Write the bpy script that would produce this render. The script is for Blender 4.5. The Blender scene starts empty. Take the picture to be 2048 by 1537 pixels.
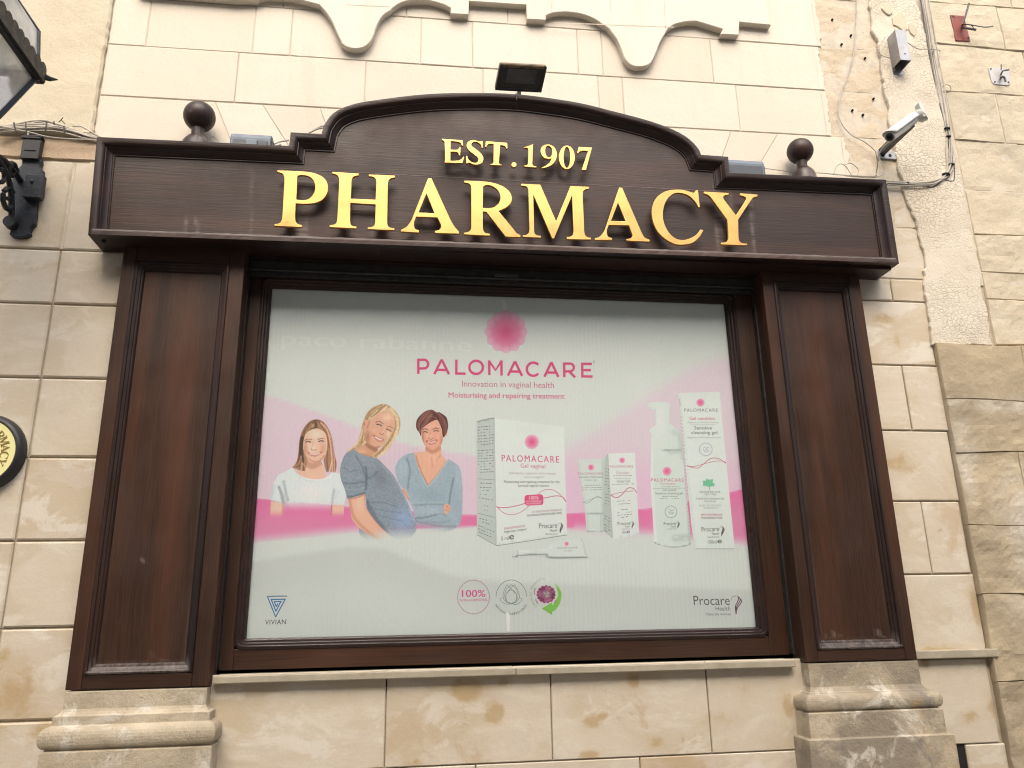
import bpy, bmesh, math, random
import numpy as np
from mathutils import noise as mnoise
from mathutils import Vector, Matrix
from mathutils.geometry import delaunay_2d_cdt
random.seed(7)
R_ = math.radians
sc = bpy.context.scene
# ------------------------------------------------------------------ camera
CAM = np.array([[0.9914, 0.0195, 0.1293], [-0.1296, 0.2747, 0.9527], [-0.0169, -0.9613, 0.2749]])
FPX, DW, EYE = 1535.0, 3.02, 1.6            # focal length in photo pixels, metres to the wall, eye height
cd = bpy.data.cameras.new('camera'); cam = bpy.data.objects.new('camera', cd); sc.collection.objects.link(cam)
cd.sensor_width = 36; cd.lens = 36 * FPX / 2048; cd.clip_start = .05; cd.clip_end = 800
cx, cy, cz = CAM[:, 0], -CAM[:, 1], -CAM[:, 2]
cam.matrix_world = Matrix(((cx[0], cy[0], cz[0], 0), (cx[1], cy[1], cz[1], -DW), (cx[2], cy[2], cz[2], EYE), (0, 0, 0, 1)))
sc.camera = cam
# ------------------------------------------------------------------ light
SUN_EL, SUN_AZ = 50, 8
w = bpy.data.worlds.new('World'); sc.world = w; w.use_nodes = True
nt = w.node_tree; nt.nodes.clear()
sky = nt.nodes.new('ShaderNodeTexSky'); sky.sky_type = 'NISHITA'; sky.sun_disc = False
sky.sun_elevation = R_(SUN_EL); sky.sun_rotation = R_(180 + SUN_AZ)
sky.air_density = 1.0; sky.dust_density = 6.0; sky.ozone_density = .3
bgn = nt.nodes.new('ShaderNodeBackground'); bgn.inputs[1].default_value = .15
won = nt.nodes.new('ShaderNodeOutputWorld')
nt.links.new(sky.outputs[0], bgn.inputs[0]); nt.links.new(bgn.outputs[0], won.inputs[0])
sd = bpy.data.lights.new('sun', 'SUN'); sd.energy = 1.5; sd.angle = R_(60); sd.color = (1, .985, .96)
so = bpy.data.objects.new('sun', sd); sc.collection.objects.link(so)
so.rotation_euler = (R_(90 - SUN_EL), 0, R_(SUN_AZ)); so.location = (0, -6, 9)
vs = sc.view_settings; vs.view_transform = 'Standard'; vs.look = 'None'; vs.exposure = .88; vs.gamma = 1; vs.use_curve_mapping = False
sc.cycles.max_bounces = 8; sc.cycles.filter_width = 1.15

# ------------------------------------------------------------------ helpers
def U(px, py, y):
    """point of the real plane Y=y that the photo shows at pixel (px,py)"""
    k = np.array([(px - 1024) / FPX, (py - 768.5) / FPX, 1.0]); r = CAM @ k
    t = (y + DW) / r[1]
    return Vector((r[0] * t, y, EYE + r[2] * t))
def UX(px, py, y): return U(px, py, y).x
def UZ(px, py, y): return U(px, py, y).z
def lin(c):
    c = np.asarray(c, float) / 255.0
    return np.where(c <= .04045, c / 12.92, ((c + .055) / 1.055) ** 2.4)
C = sc.collection
def link(name, me, parent=None, label=None):
    o = bpy.data.objects.new(name, me); C.objects.link(o)
    if parent is not None:
        o.parent = parent
        o.matrix_parent_inverse = Matrix.Translation(parent.location).inverted() if parent.type == 'EMPTY' else Matrix.Identity(4)
    if label: o['label'] = label
    return o
def thing(name, label, cat, loc=(0, 0, 0), group=None):
    o = bpy.data.objects.new(name, None); C.objects.link(o); o.location = loc; o.empty_display_size = .1
    o['label'] = label; o['category'] = cat
    if group: o['group'] = group
    return o
def tag(o, label, cat, group=None):
    o['label'] = label; o['category'] = cat
    if group: o['group'] = group
    return o
class MB:
    def __init__(s): s.v = []; s.f = []; s.m = []; s.col = []; s.rnd = []; s.cur = 0; s.r = None
    def add(s, vs, fs, col=None):
        b = len(s.v); s.v += [tuple(p) for p in vs]; r = s.r if s.r is not None else random.random()
        for f in fs: s.f.append([b + i for i in f]); s.m.append(s.cur); s.rnd.append(r)
        s.col += list(col) if col is not None else [0.0] * len(vs)
    def box(s, x0, x1, y0, y1, z0, z1):
        s.add([(x, y, z) for x in (x0, x1) for y in (y0, y1) for z in (z0, z1)],
              [(0, 1, 3, 2), (4, 6, 7, 5), (0, 4, 5, 1), (2, 3, 7, 6), (0, 2, 6, 4), (1, 5, 7, 3)])
    def obox(s, c, ax, ay, az, hx, hy, hz):
        c = Vector(c); ax, ay, az = Vector(ax).normalized(), Vector(ay).normalized(), Vector(az).normalized()
        s.add([c + ax * (i * hx) + ay * (j * hy) + az * (k * hz) for i in (-1, 1) for j in (-1, 1) for k in (-1, 1)],
              [(0, 1, 3, 2), (4, 6, 7, 5), (0, 4, 5, 1), (2, 3, 7, 6), (0, 2, 6, 4), (1, 5, 7, 3)])
    def tube(s, pts, r, n=8, taper=None):
        pts = [Vector(p) for p in pts]; vs = []; fs = []; up = Vector((0.13, .21, .97))
        for i, p in enumerate(pts):
            d = (pts[min(i + 1, len(pts) - 1)] - pts[max(i - 1, 0)]).normalized()
            a = d.cross(up); a = a.normalized() if a.length > 1e-4 else Vector((1, 0, 0)); b = d.cross(a)
            rr = r if taper is None else r * taper[i]
            for k in range(n):
                t = 2 * math.pi * k / n; vs.append(p + a * (math.cos(t) * rr) + b * (math.sin(t) * rr))
        for i in range(len(pts) - 1):
            for k in range(n): fs.append((i * n + k, i * n + (k + 1) % n, (i + 1) * n + (k + 1) % n, (i + 1) * n + k))
        fs.append(tuple(range(n))[::-1]); fs.append(tuple(range((len(pts) - 1) * n, len(pts) * n)))
        s.add(vs, fs)
    def lathe(s, c, prof, axis=(0, 0, 1), n=32):
        c = Vector(c); ax = Vector(axis).normalized(); t = Vector((1, 0, 0)) if abs(ax.x) < .9 else Vector((0, 1, 0))
        a = ax.cross(t).normalized(); b = ax.cross(a); vs = []; fs = []
        for (r, h) in prof:
            for k in range(n):
                q = 2 * math.pi * k / n; vs.append(c + ax * h + a * (r * math.cos(q)) + b * (r * math.sin(q)))
        for i in range(len(prof) - 1):
            for k in range(n): fs.append((i * n + k, i * n + (k + 1) % n, (i + 1) * n + (k + 1) % n, (i + 1) * n + k))
        if prof[0][0] > 1e-5: fs.append(tuple(range(n))[::-1])
        if prof[-1][0] > 1e-5: fs.append(tuple(range((len(prof) - 1) * n, len(prof) * n)))
        s.add(vs, fs)
    def build(s, name, mats, parent=None, label=None, bevel=0, smooth=False, seg=2, fix=True):
        me = bpy.data.meshes.new(name); me.from_pydata(s.v, [], s.f)
        for m in (mats if isinstance(mats, (list, tuple)) else [mats]): me.materials.append(m)
        if len(s.m): me.polygons.foreach_set('material_index', s.m)
        a = me.attributes.new('rnd', 'FLOAT', 'FACE'); a.data.foreach_set('value', s.rnd)
        a = me.attributes.new('stain', 'FLOAT', 'POINT'); a.data.foreach_set('value', s.col)
        if fix:
            bm = bmesh.new(); bm.from_mesh(me); bmesh.ops.recalc_face_normals(bm, faces=bm.faces); bm.to_mesh(me); bm.free()
        if smooth: me.polygons.foreach_set('use_smooth', [True] * len(me.polygons))
        me.update(); o = link(name, me, parent, label)
        if bevel:
            md = o.modifiers.new('bevel', 'BEVEL'); md.width = bevel; md.segments = seg; md.limit_method = 'ANGLE'; md.angle_limit = R_(40)
        if smooth and smooth != 'all':
            try:
                me.set_sharp_from_angle(angle=R_(40))
            except Exception: pass
        return o
def cat(pts, n=6, closed=False):
    """Catmull-Rom through points"""
    P = [Vector(p) for p in pts]; out = []; m = len(P)
    for i in range(m if closed else m - 1):
        if closed: a, b, c, d = P[(i - 1) % m], P[i], P[(i + 1) % m], P[(i + 2) % m]
        else: a, b, c, d = P[max(i - 1, 0)], P[i], P[i + 1], P[min(i + 2, m - 1)]
        for k in range(n):
            t = k / n
            out.append(.5 * ((2 * b) + (c - a) * t + (2 * a - 5 * b + 4 * c - d) * t * t + (3 * b - a - 3 * c + d) * t ** 3))
    if not closed: out.append(P[-1])
    return out
def path(s, T=(0, 0, 1), n=5):
    """'x,y x,y~ ...' corners and smooth points (~), closed; T maps crop pixels to photo pixels"""
    raw = []
    for tok in s.split():
        sm = tok.endswith('~'); x, y = tok.rstrip('~').split(',')
        raw.append((T[0] + float(x) * T[2], T[1] + float(y) * T[2], sm))
    m = len(raw); corners = [i for i in range(m) if not raw[i][2]]
    if not corners: return [(p.x, p.y) for p in cat([(r[0], r[1], 0) for r in raw], n, True)]
    k = corners[0]; raw = raw[k:] + raw[:k] + [raw[k]]; out = []; seg = [raw[0]]
    for r in raw[1:]:
        seg.append(r)
        if not r[2]:
            if len(seg) == 2: out.append(seg[0][:2])
            else: out += [(p.x, p.y) for p in cat([(q[0], q[1], 0) for q in seg], n)[:-1]]
            seg = [r]
    return out
def line(s, T=(0, 0, 1), n=5):
    raw = [tuple(float(c) for c in t.split(',')) for t in s.split()]
    return [(p.x, p.y) for p in cat([(T[0] + x * T[2], T[1] + y * T[2], 0) for x, y in raw], n)]
def offset(poly, d):
    """inward mitre offset of a closed clockwise-or-not XZ polygon; d = distance or one per edge"""
    m = len(poly); A = sum(poly[i][0] * poly[(i + 1) % m][1] - poly[(i + 1) % m][0] * poly[i][1] for i in range(m))
    sg = 1 if A > 0 else -1; ds = d if isinstance(d, (list, tuple)) else [d] * m; L = []
    for i in range(m):
        a, b = np.array(poly[i]), np.array(poly[(i + 1) % m]); t = (b - a) / (np.linalg.norm(b - a) + 1e-12)
        nrm = np.array((-t[1], t[0])) * sg; L.append((a + nrm * ds[i], t))
    out = []
    for i in range(m):
        (p, t), (q, u) = L[i - 1], L[i]; den = t[0] * u[1] - t[1] * u[0]
        if abs(den) < 1e-3: out.append(tuple((p + t * (np.dot(q - p, t)) + q) / 2)); continue
        k = ((q[0] - p[0]) * u[1] - (q[1] - p[1]) * u[0]) / den; out.append(tuple(p + t * k))
    return out
def rings(mb, loops, close_first=False, close_last=True):
    """loops: list of (poly XZ, y); bridge consecutive loops"""
    m = len(loops[0][0]); vs = []; fs = []
    for poly, y in loops: vs += [(p[0], y, p[1]) for p in poly]
    for i in range(len(loops) - 1):
        for k in range(m): fs.append((i * m + k, i * m + (k + 1) % m, (i + 1) * m + (k + 1) % m, (i + 1) * m + k))
    if close_last: fs.append(tuple(range((len(loops) - 1) * m, len(loops) * m)))
    if close_first: fs.append(tuple(range(m))[::-1])
    mb.add(vs, fs)
def inside(P, poly):
    x, y = P[:, 0], P[:, 1]; c = np.zeros(len(P), bool); m = len(poly)
    for i in range(m):
        x0, y0 = poly[i]; x1, y1 = poly[(i + 1) % m]
        if y0 == y1: continue
        k = ((y0 > y) != (y1 > y)) & (x < (x1 - x0) * (y - y0) / (y1 - y0) + x0); c ^= k
    return c
def segdist(P, pts):
    d = np.full(len(P), 1e9)
    for a, b in zip(pts[:-1], pts[1:]):
        a = np.array(a[:2], float); b = np.array(b[:2], float); ab = b - a; q = max(ab @ ab, 1e-9)
        t = np.clip(((P - a) @ ab) / q, 0, 1); d = np.minimum(d, np.linalg.norm(P - a - t[:, None] * ab, axis=1))
    return d
# ------------------------------------------------------------------ materials
class NT:
    def __init__(s, name, rough=.6, metal=0, spec=.5):
        s.m = bpy.data.materials.new(name); s.m.use_nodes = True; s.t = s.m.node_tree
        s.b = s.t.nodes['Principled BSDF']; s.b.inputs['Roughness'].default_value = rough; s.b.inputs['Metallic'].default_value = metal
        s.b.inputs['Specular IOR Level'].default_value = spec
    def n(s, typ, **k):
        nd = s.t.nodes.new('ShaderNode' + typ)
        for a, v in k.items(): setattr(nd, a, v)
        return nd
    def l(s, a, b): s.t.links.new(a, b)
    def _in(s, sock, v):
        if hasattr(v, 'is_output'): s.l(v, sock)
        else: sock.default_value = v
    def coord(s, scale=(1, 1, 1), rnd=0, rot=(0, 0, 0)):
        c = s.n('NewGeometry').outputs['Position']
        if rnd:
            a = s.n('Attribute', attribute_name='rnd'); v = s.n('VectorMath', operation='SCALE'); v.inputs[0].default_value = (37, 11, 53)
            s.l(a.outputs['Fac'], v.inputs['Scale']); ad = s.n('VectorMath', operation='ADD'); s.l(c, ad.inputs[0]); s.l(v.outputs[0], ad.inputs[1]); c = ad.outputs[0]
        mp = s.n('Mapping'); mp.inputs['Scale'].default_value = scale; mp.inputs['Rotation'].default_value = rot; s.l(c, mp.inputs[0]); return mp.outputs[0]
    def noise(s, v, scale, detail=4, rough=.55, dist=0):
        n = s.n('TexNoise'); s.l(v, n.inputs['Vector']); n.inputs['Scale'].default_value = scale; n.inputs['Detail'].default_value = detail
        n.inputs['Roughness'].default_value = rough; n.inputs['Distortion'].default_value = dist; return n.outputs['Fac']
    def voro(s, v, scale, feature='F1'):
        n = s.n('TexVoronoi', feature=feature); s.l(v, n.inputs['Vector']); n.inputs['Scale'].default_value = scale; return n.outputs['Distance']
    def rng(s, x, a, b, c=0, d=1):
        n = s.n('MapRange'); s._in(n.inputs[0], x)
        for i, q in enumerate((a, b, c, d)): n.inputs[i + 1].default_value = q
        return n.outputs[0]
    def math(s, op, a, b=0):
        n = s.n('Math', operation=op); s._in(n.inputs[0], a); s._in(n.inputs[1], b); return n.outputs[0]
    def mix(s, f, a, b, mode='MIX'):
        n = s.n('Mix', data_type='RGBA', blend_type=mode); s._in(n.inputs[0], f)
        for sock, v in ((n.inputs[6], a), (n.inputs[7], b)): s._in(sock, v if hasattr(v, 'is_output') else (*v, 1))
        return n.outputs[2]
    def attr(s, name): return s.n('Attribute', attribute_name=name)
    def col(s, c): s._in(s.b.inputs['Base Color'], c if hasattr(c, 'is_output') else (*c, 1))
    def rough(s, v): s._in(s.b.inputs['Roughness'], v)
    def bump(s, h, dist=.003, strength=1, prev=None):
        n = s.n('Bump'); s.l(h, n.inputs['Height']); n.inputs['Distance'].default_value = dist; n.inputs['Strength'].default_value = strength
        if prev is not None: s.l(prev, n.inputs['Normal'])
        s.l(n.outputs[0], s.b.inputs['Normal']); return n.outputs[0]
def mat_paint():
    t = NT('painted_stone', .75, spec=.25); v = t.coord(); vr = t.coord(rnd=1)
    c = t.mix(t.rng(t.noise(v, 1.6, 5), .35, .7), (.645, .585, .485), (.61, .545, .44))
    c = t.mix(t.rng(t.attr('rnd').outputs['Fac'], 0, 1, 0, .7), c, (.71, .66, .565))
    c = t.mix(t.rng(t.noise(vr, 9, 6, .7), .62, .78, 0, .35), c, (.70, .57, .41))
    c = t.mix(t.math('MULTIPLY', t.attr('stain').outputs['Fac'], t.rng(t.noise(v, 14, 5), .3, .7, .4, 1)), c, (.60, .44, .27))
    c = t.mix(t.rng(t.noise(t.coord((30, 30, 30)), 1, 3), .68, .74, 0, .30), c, (.52, .42, .30))
    c = t.mix(t.rng(t.noise(t.coord((6, 6, .8)), 1.5, 6, .65), .52, .74, 0, .30), c, (.50, .43, .33))
    c = t.mix(t.rng(t.noise(v, 170, 3, .8), .35, .7, 0, .14), c, (.48, .42, .32))
    t.col(c); b = t.bump(t.noise(v, 45, 6, .7), .003, .5); t.bump(t.noise(vr, 7, 4), .008, .35, b); return t.m
def mat_trav():
    t = NT('travertine_tile', .55, spec=.35); v = t.coord(rnd=1); vs = t.coord((1, 1, 4.5), rnd=1); vd = t.coord((1, 1, 1.8), rnd=1, rot=(0, .5, 0))
    c = t.mix(t.rng(t.noise(v, 2.4, 9, .62, .5), .36, .66), (.625, .56, .45), (.535, .455, .335))
    c = t.mix(t.rng(t.noise(vs, 5, 8, .68), .48, .66, 0, .7), c, (.675, .625, .525))
    c = t.mix(t.rng(t.noise(vd, 1.7, 10, .60, 1.0), .50, .57, 0, .75), c, (.505, .415, .285))
    c = t.mix(t.rng(t.noise(vd, 2.9, 10, .66, 1.2), .53, .58, 0, .6), c, (.58, .50, .415))
    c = t.mix(t.rng(t.noise(vd, 3.4, 10, .64, .8), .54, .60, 0, .75), c, (.69, .645, .56))
    c = t.mix(t.rng(t.noise(v, 2.2, 10, .62, .8), .59, .64, 0, .7), c, (.45, .33, .19))
    c = t.mix(t.rng(t.attr('rnd').outputs['Fac'], 0, 1, 0, .55), c, (.575, .51, .40))
    sh = t.math('ADD', t.attr('stain').outputs['Fac'], t.math('MULTIPLY', t.math('SUBTRACT', t.noise(v, 8, 9, .66, .4), .5), 1.9))
    st = t.math('MULTIPLY', t.rng(sh, .46, .78), t.rng(t.attr('stain').outputs['Fac'], .06, .25)); st = t.math('MULTIPLY', st, .72)
    c = t.mix(st, c, (.40, .27, .115)); c = t.mix(t.rng(t.attr('stain').outputs['Fac'], .05, 1, 0, .4), c, (.46, .35, .20))
    pit = t.rng(t.noise(t.coord((1, 1, 2.2), rnd=1), 85, 4, .75), .64, .72); c = t.mix(t.math('MULTIPLY', pit, .32), c, (.33, .26, .165))
    c = t.mix(t.rng(t.noise(t.coord((1, 1, 1), rnd=1), 150, 3, .8), .3, .7, 0, .2), c, (.42, .355, .255))
    t.col(c); t.rough(t.rng(t.noise(v, 8, 3), .3, .7, .42, .65))
    b = t.bump(t.noise(v, 22, 10, .75), .005, .4); t.bump(pit, -.002, .5, b); return t.m
def mat_base(name='worn_base_stone', grey=1.0):
    t = NT(name, .8, spec=.25); v = t.coord()
    c = t.mix(t.rng(t.noise(v, 4, 8, .65, .6), .36, .62), (.56, .485, .36), (.43, .355, .24))
    c = t.mix(t.rng(t.noise(v, 2.6, 7, .62, 1.0), .40, .56, 0, .9 * grey), c, (.255, .22, .165))
    c = t.mix(t.rng(t.noise(v, 3.6, 7, .66, 1.4), .56, .63, 0, .75 * grey), c, (.20, .18, .155))
    c = t.mix(t.rng(t.noise(v, 6, 7, .66, .6), .56, .63, 0, .9), c, (.60, .56, .47))
    c = t.mix(t.rng(t.noise(v, 5, 6, .6, .6), .62, .68, 0, .6), c, (.46, .31, .16))
    pit = t.rng(t.noise(t.coord((1, 1, 1.6)), 48, 5, .75), .64, .72)
    c = t.mix(t.math('MULTIPLY', pit, .6), c, (.22, .165, .105)); t.col(c)
    b = t.bump(t.noise(v, 20, 9, .74), .012, .8); t.bump(pit, -.004, .8, b); return t.m
def mat_old(name, a, b_, dark, d0=.55, d1=.70, da=.65):
    t = NT(name, .9, spec=.15); v = t.coord(rnd=1); g = t.coord()
    c = t.mix(t.rng(t.noise(v, 2.5, 8, .62, .6), .32, .70), a, b_)
    c = t.mix(t.rng(t.noise(g, 1.5, 7, .62, .8), d0, d1, 0, da), c, dark)
    c = t.mix(t.rng(t.noise(t.coord((5, 5, .7)), 1.8, 5), .58, .75, 0, .35), c, dark)
    c = t.mix(t.math('MULTIPLY', t.attr('stain').outputs['Fac'], t.rng(t.noise(g, 10, 7, .7), .35, .6, .1, 1)), c, (.58, .55, .48))
    c = t.mix(t.rng(t.noise(g, 90, 4, .7), .62, .72, 0, .5), c, (.30, .22, .14)); t.col(c)
    b = t.bump(t.noise(g, 9, 8, .7), .012, .6); t.bump(t.noise(g, 70, 5, .7), .003, .6, b); return t.m
def mat_crackle():
    t = NT('crackled_plaster', .85, spec=.2); g = t.coord(); d = t.n('VectorMath', operation='ADD')
    nz = t.n('TexNoise'); t.l(g, nz.inputs['Vector']); nz.inputs['Scale'].default_value = 18; sclv = t.n('VectorMath', operation='SCALE'); t.l(nz.outputs['Color'], sclv.inputs[0]); sclv.inputs['Scale'].default_value = .035
    t.l(g, d.inputs[0]); t.l(sclv.outputs[0], d.inputs[1])
    e = t.voro(d.outputs[0], 52, 'DISTANCE_TO_EDGE'); crack = t.rng(e, .0, .10, 1, 0)
    msk = t.rng(t.noise(g, 2.4, 4), .36, .60, .15, 1)
    crack = t.math('MULTIPLY', crack, msk)
    c = t.mix(t.rng(t.noise(g, 4, 6), .35, .7), (.655, .605, .505), (.59, .525, .415))
    c = t.mix(t.math('MULTIPLY', crack, .5), c, (.46, .35, .22))
    c = t.mix(t.rng(t.noise(g, 5, 7, .7, .5), .62, .68, 0, .6), c, (.52, .42, .29)); t.col(c)
    b = t.bump(crack, -.003, .9); t.bump(t.noise(g, 30, 5), .003, .4, b); return t.m
def mat_wood(name, vert, base, dark, rough=.38, wear=.0):
    t = NT(name, rough, spec=.32); sca = (14, 14, .9) if vert else (.9, 14, 14)
    v = t.coord(sca, rnd=1); v0 = t.coord(rnd=1)
    wv = t.n('TexWave', bands_direction='X' if vert else 'Z', wave_type='BANDS'); t.l(t.coord((1, 1, .10) if vert else (.10, 1, 1), rnd=1), wv.inputs['Vector'])
    wv.inputs['Scale'].default_value = 26; wv.inputs['Distortion'].default_value = 14; wv.inputs['Detail'].default_value = 3; wv.inputs['Detail Scale'].default_value = .9; wv.inputs['Detail Roughness'].default_value = .6
    fine = t.noise(v, 7, 5, .65)
    g = t.math('ADD', t.math('MULTIPLY', wv.outputs['Fac'], .26), t.math('MULTIPLY', fine, .9))
    c = t.mix(t.rng(g, .25, .95), dark, base)
    big = t.coord((5, 5, .55) if vert else (.55, 5, 5), rnd=1)
    c = t.mix(t.rng(t.noise(big, 1.4, 4), .48, .72, 0, .55), c, tuple(q * f for q, f in zip(base, (2.0, 1.6, 1.35))))
    c = t.mix(t.rng(t.noise(big, 2.1, 4), .55, .75, 0, .6), c, tuple(q * .55 for q in dark))
    sp = t.noise(t.coord((60, 60, 4) if vert else (4, 60, 60), rnd=1), 1, 5, .75)
    st = t.math('MULTIPLY', t.attr('stain').outputs['Fac'], t.rng(sp, .40, .60, .10, 1))
    c = t.mix(st, c, (.23, .20, .18))
    if wear: c = t.mix(t.math('MULTIPLY', t.rng(sp, .64, .76), wear), c, (.21, .18, .165))
    t.col(c); t.rough(t.math('ADD', t.rng(t.noise(v0, 5, 5), .3, .7, rough - .08, rough + .14), t.math('MULTIPLY', st, .3)))
    b = t.bump(fine, .0012, .5); t.bump(wv.outputs['Fac'], .0003, .3, b); return t.m
def mat_simple(name, c, rough=.5, metal=0, var=.25, scale=12, bump=.0, spec=.5, dirt=None):
    t = NT(name, rough, metal, spec); g = t.coord()
    k = t.mix(t.rng(t.noise(g, scale, 6, .65), .35, .7), c, tuple(q * (1 - var) for q in c))
    if dirt: k = t.mix(t.rng(t.noise(g, scale * .6, 7, .7, .6), .56, .66, 0, .8), k, dirt)
    t.col(k); t.rough(t.rng(t.noise(g, scale * 1.7, 4), .3, .7, max(rough - .1, .05), min(rough + .12, 1)))
    if bump: t.bump(t.noise(g, scale * 6, 4), bump, .6)
    return t.m
def mat_print(rough=.45):
    t = NT('printed_vinyl', rough, spec=.3); a = t.attr('Col'); g = t.coord()
    wv = t.n('TexWave', bands_direction='X'); t.l(g, wv.inputs['Vector']); wv.inputs['Scale'].default_value = 17; wv.inputs['Distortion'].default_value = 1.6; wv.inputs['Detail'].default_value = 1
    msk = t.rng(t.noise(g, 1.6, 3), .42, .62)
    f = t.math('MULTIPLY', t.math('MULTIPLY', wv.outputs['Fac'], .05), msk)
    f = t.math('ADD', f, t.rng(t.noise(t.coord((1, 1, .25)), 190, 2), .35, .65, 0, .06))
    c = t.mix(f, a.outputs['Color'], (.25, .26, .25)); t.col(c); return t.m
def mat_glass(name, tint=(1, 1, 1), refl=1.0, rough=.02, alpha=0.0, haze=(.6, .62, .62)):
    t = NT(name); t.t.nodes.remove(t.b); out = t.t.nodes['Material Output']
    tr = t.n('BsdfTransparent'); tr.inputs[0].default_value = (*tint, 1); gl = t.n('BsdfGlossy'); gl.inputs['Roughness'].default_value = rough
    fr = t.n('Fresnel'); fr.inputs[0].default_value = 1.5; mx = t.n('MixShader'); t.l(t.math('MULTIPLY', fr.outputs[0], refl), mx.inputs[0])
    first = tr.outputs[0]
    if alpha:
        df = t.n('BsdfDiffuse'); df.inputs[0].default_value = (*haze, 1); m2 = t.n('MixShader')
        t.l(t.rng(t.noise(t.coord(), 6, 5), .3, .7, alpha * .6, alpha * 1.4), m2.inputs[0]); t.l(tr.outputs[0], m2.inputs[1]); t.l(df.outputs[0], m2.inputs[2]); first = m2.outputs[0]
    t.l(first, mx.inputs[1]); t.l(gl.outputs[0], mx.inputs[2]); t.l(mx.outputs[0], out.inputs[0]); return t.m
M = {}
M['paint'] = mat_paint(); M['trav'] = mat_trav(); M['base'] = mat_base('worn_pale_base_stone', .35); M['base_grey'] = mat_base('worn_grey_base_stone', 1.0); M['crackle'] = mat_crackle()
M['old'] = mat_old('old_limestone', (.575, .515, .395), (.52, .45, .325), (.43, .385, .295))
M['old_low'] = mat_old('eroded_limestone', (.56, .47, .315), (.44, .36, .24), (.29, .24, .17), .40, .60, .8)
M['bare'] = mat_old('bare_limestone', (.575, .495, .375), (.50, .415, .295), (.46, .395, .295))
M['plaster'] = mat_old('old_cream_plaster', (.59, .53, .405), (.54, .47, .34), (.46, .405, .31))
M['band'] = mat_old('rough_tan_stone', (.52, .41, .29), (.40, .28, .18), (.45, .385, .29))
M['mortar'] = mat_simple('mortar', (.50, .43, .32), .9, var=.35, scale=20, bump=.002)
M['mortar_pale'] = mat_simple('painted_mortar', (.61, .54, .43), .9, var=.25, scale=20, bump=.002)
M['wood_h'] = mat_wood('dark_wood_board', False, (.040, .0225, .0165), (.027, .0160, .0130), .46, .10)
M['wood_hl'] = mat_wood('dark_wood_lip', False, (.055, .036, .030), (.03, .02, .017), .45, .7)
M['wood_v'] = mat_wood('brown_wood_upright', True, (.050, .0240, .0140), (.026, .0130, .0085), .40)
M['wood_b'] = mat_wood('brown_wood_rail', False, (.050, .0240, .0140), (.026, .0130, .0085), .40)
M['mould'] = mat_wood('dark_wood_moulding', True, (.028, .016, .013), (.018, .011, .0095), .34, .06)
M['mould_h'] = mat_wood('dark_wood_moulding_level', False, (.028, .016, .0135), (.018, .011, .0095), .34, .06)
M['ball'] = mat_wood('dark_turned_wood', True, (.040, .023, .019), (.028, .017, .015), .40, .05)
M['gold'] = mat_simple('gold_letter_face', (.74, .44, .14), .36, .55, var=.22, scale=6, spec=.5, dirt=(.62, .34, .10))
M['black'] = mat_simple('black_iron', (.018, .02, .023), .5, .2, var=.4, scale=20, bump=.002, dirt=(.05, .05, .05))
M['iron_blue'] = mat_simple('blue_black_iron', (.03, .036, .047), .45, .2, var=.35, scale=25, bump=.003, dirt=(.07, .075, .08))
M['blackp'] = mat_simple('black_plastic', (.02, .02, .022), .45, dirt=(.06, .055, .05))
M['rust'] = mat_simple('rusty_edge', (.20, .15, .09), .7, .3, var=.6, scale=40, dirt=(.06, .045, .03))
M['lens'] = mat_simple('dark_lamp_glass', (.012, .012, .014), .15)
M['blue'] = mat_simple('blue_grey_housing', (.115, .15, .185), .45, var=.2, dirt=(.17, .19, .21))
M['bluedark'] = mat_simple('dark_grey_housing', (.06, .07, .085), .5, dirt=(.15, .15, .15))
M['white'] = mat_simple('dirty_white_plastic', (.60, .60, .57), .45, var=.15, dirt=(.36, .34, .30), scale=16)
M['grey'] = mat_simple('dull_grey_metal', (.36, .36, .37), .42, .55, var=.25, dirt=(.30, .26, .2))
M['greyd'] = mat_simple('dark_dull_metal', (.10, .10, .105), .5, .3, var=.4)
M['rail'] = mat_simple('dark_metal_rail', (.05, .047, .044), .5, .3, var=.5, scale=30)
M['red'] = mat_simple('faded_red_paint', (.28, .07, .055), .7, var=.35, dirt=(.22, .14, .10), scale=22)
M['cable'] = mat_simple('grey_white_cable', (.50, .46, .39), .6, var=.3)
M['cabled'] = mat_simple('dark_cable', (.09, .085, .08), .6)
M['tie'] = mat_simple('black_cable_tie', (.015, .015, .015), .5)
M['sill'] = mat_simple('pale_sill_stone', (.40, .355, .265), .5, var=.25, scale=14, bump=.002, dirt=(.32, .265, .17))
M['signface'] = mat_simple('pale_yellow_enamel', (.80, .76, .36), .35, var=.06)
M['signink'] = mat_simple('brown_gold_ink', (.26, .17, .05), .4)
M['street'] = mat_simple('grey_paving', (.30, .27, .23), .85, var=.3, scale=3, bump=.004)
M['dark'] = mat_simple('shade_black', (.01, .009, .008), .9)  # near-black that paints in the darkness of holes, slots and gaps
M['print'] = mat_print()
M['glass'] = mat_glass('window_glass', (1, 1, 1), .42)
M['lglass'] = mat_glass('dusty_lantern_glass', (.93, .95, .96), 1.0, .08, .58, (.86, .88, .85))

# ------------------------------------------------------------------ ground
mb = MB(); mb.add([(-150, -150, 0), (150, -150, 0), (150, 150, 0), (-150, 150, 0)], [(0, 1, 2, 3)])
st = mb.build('street', M['street']); st['kind'] = 'structure'

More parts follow.
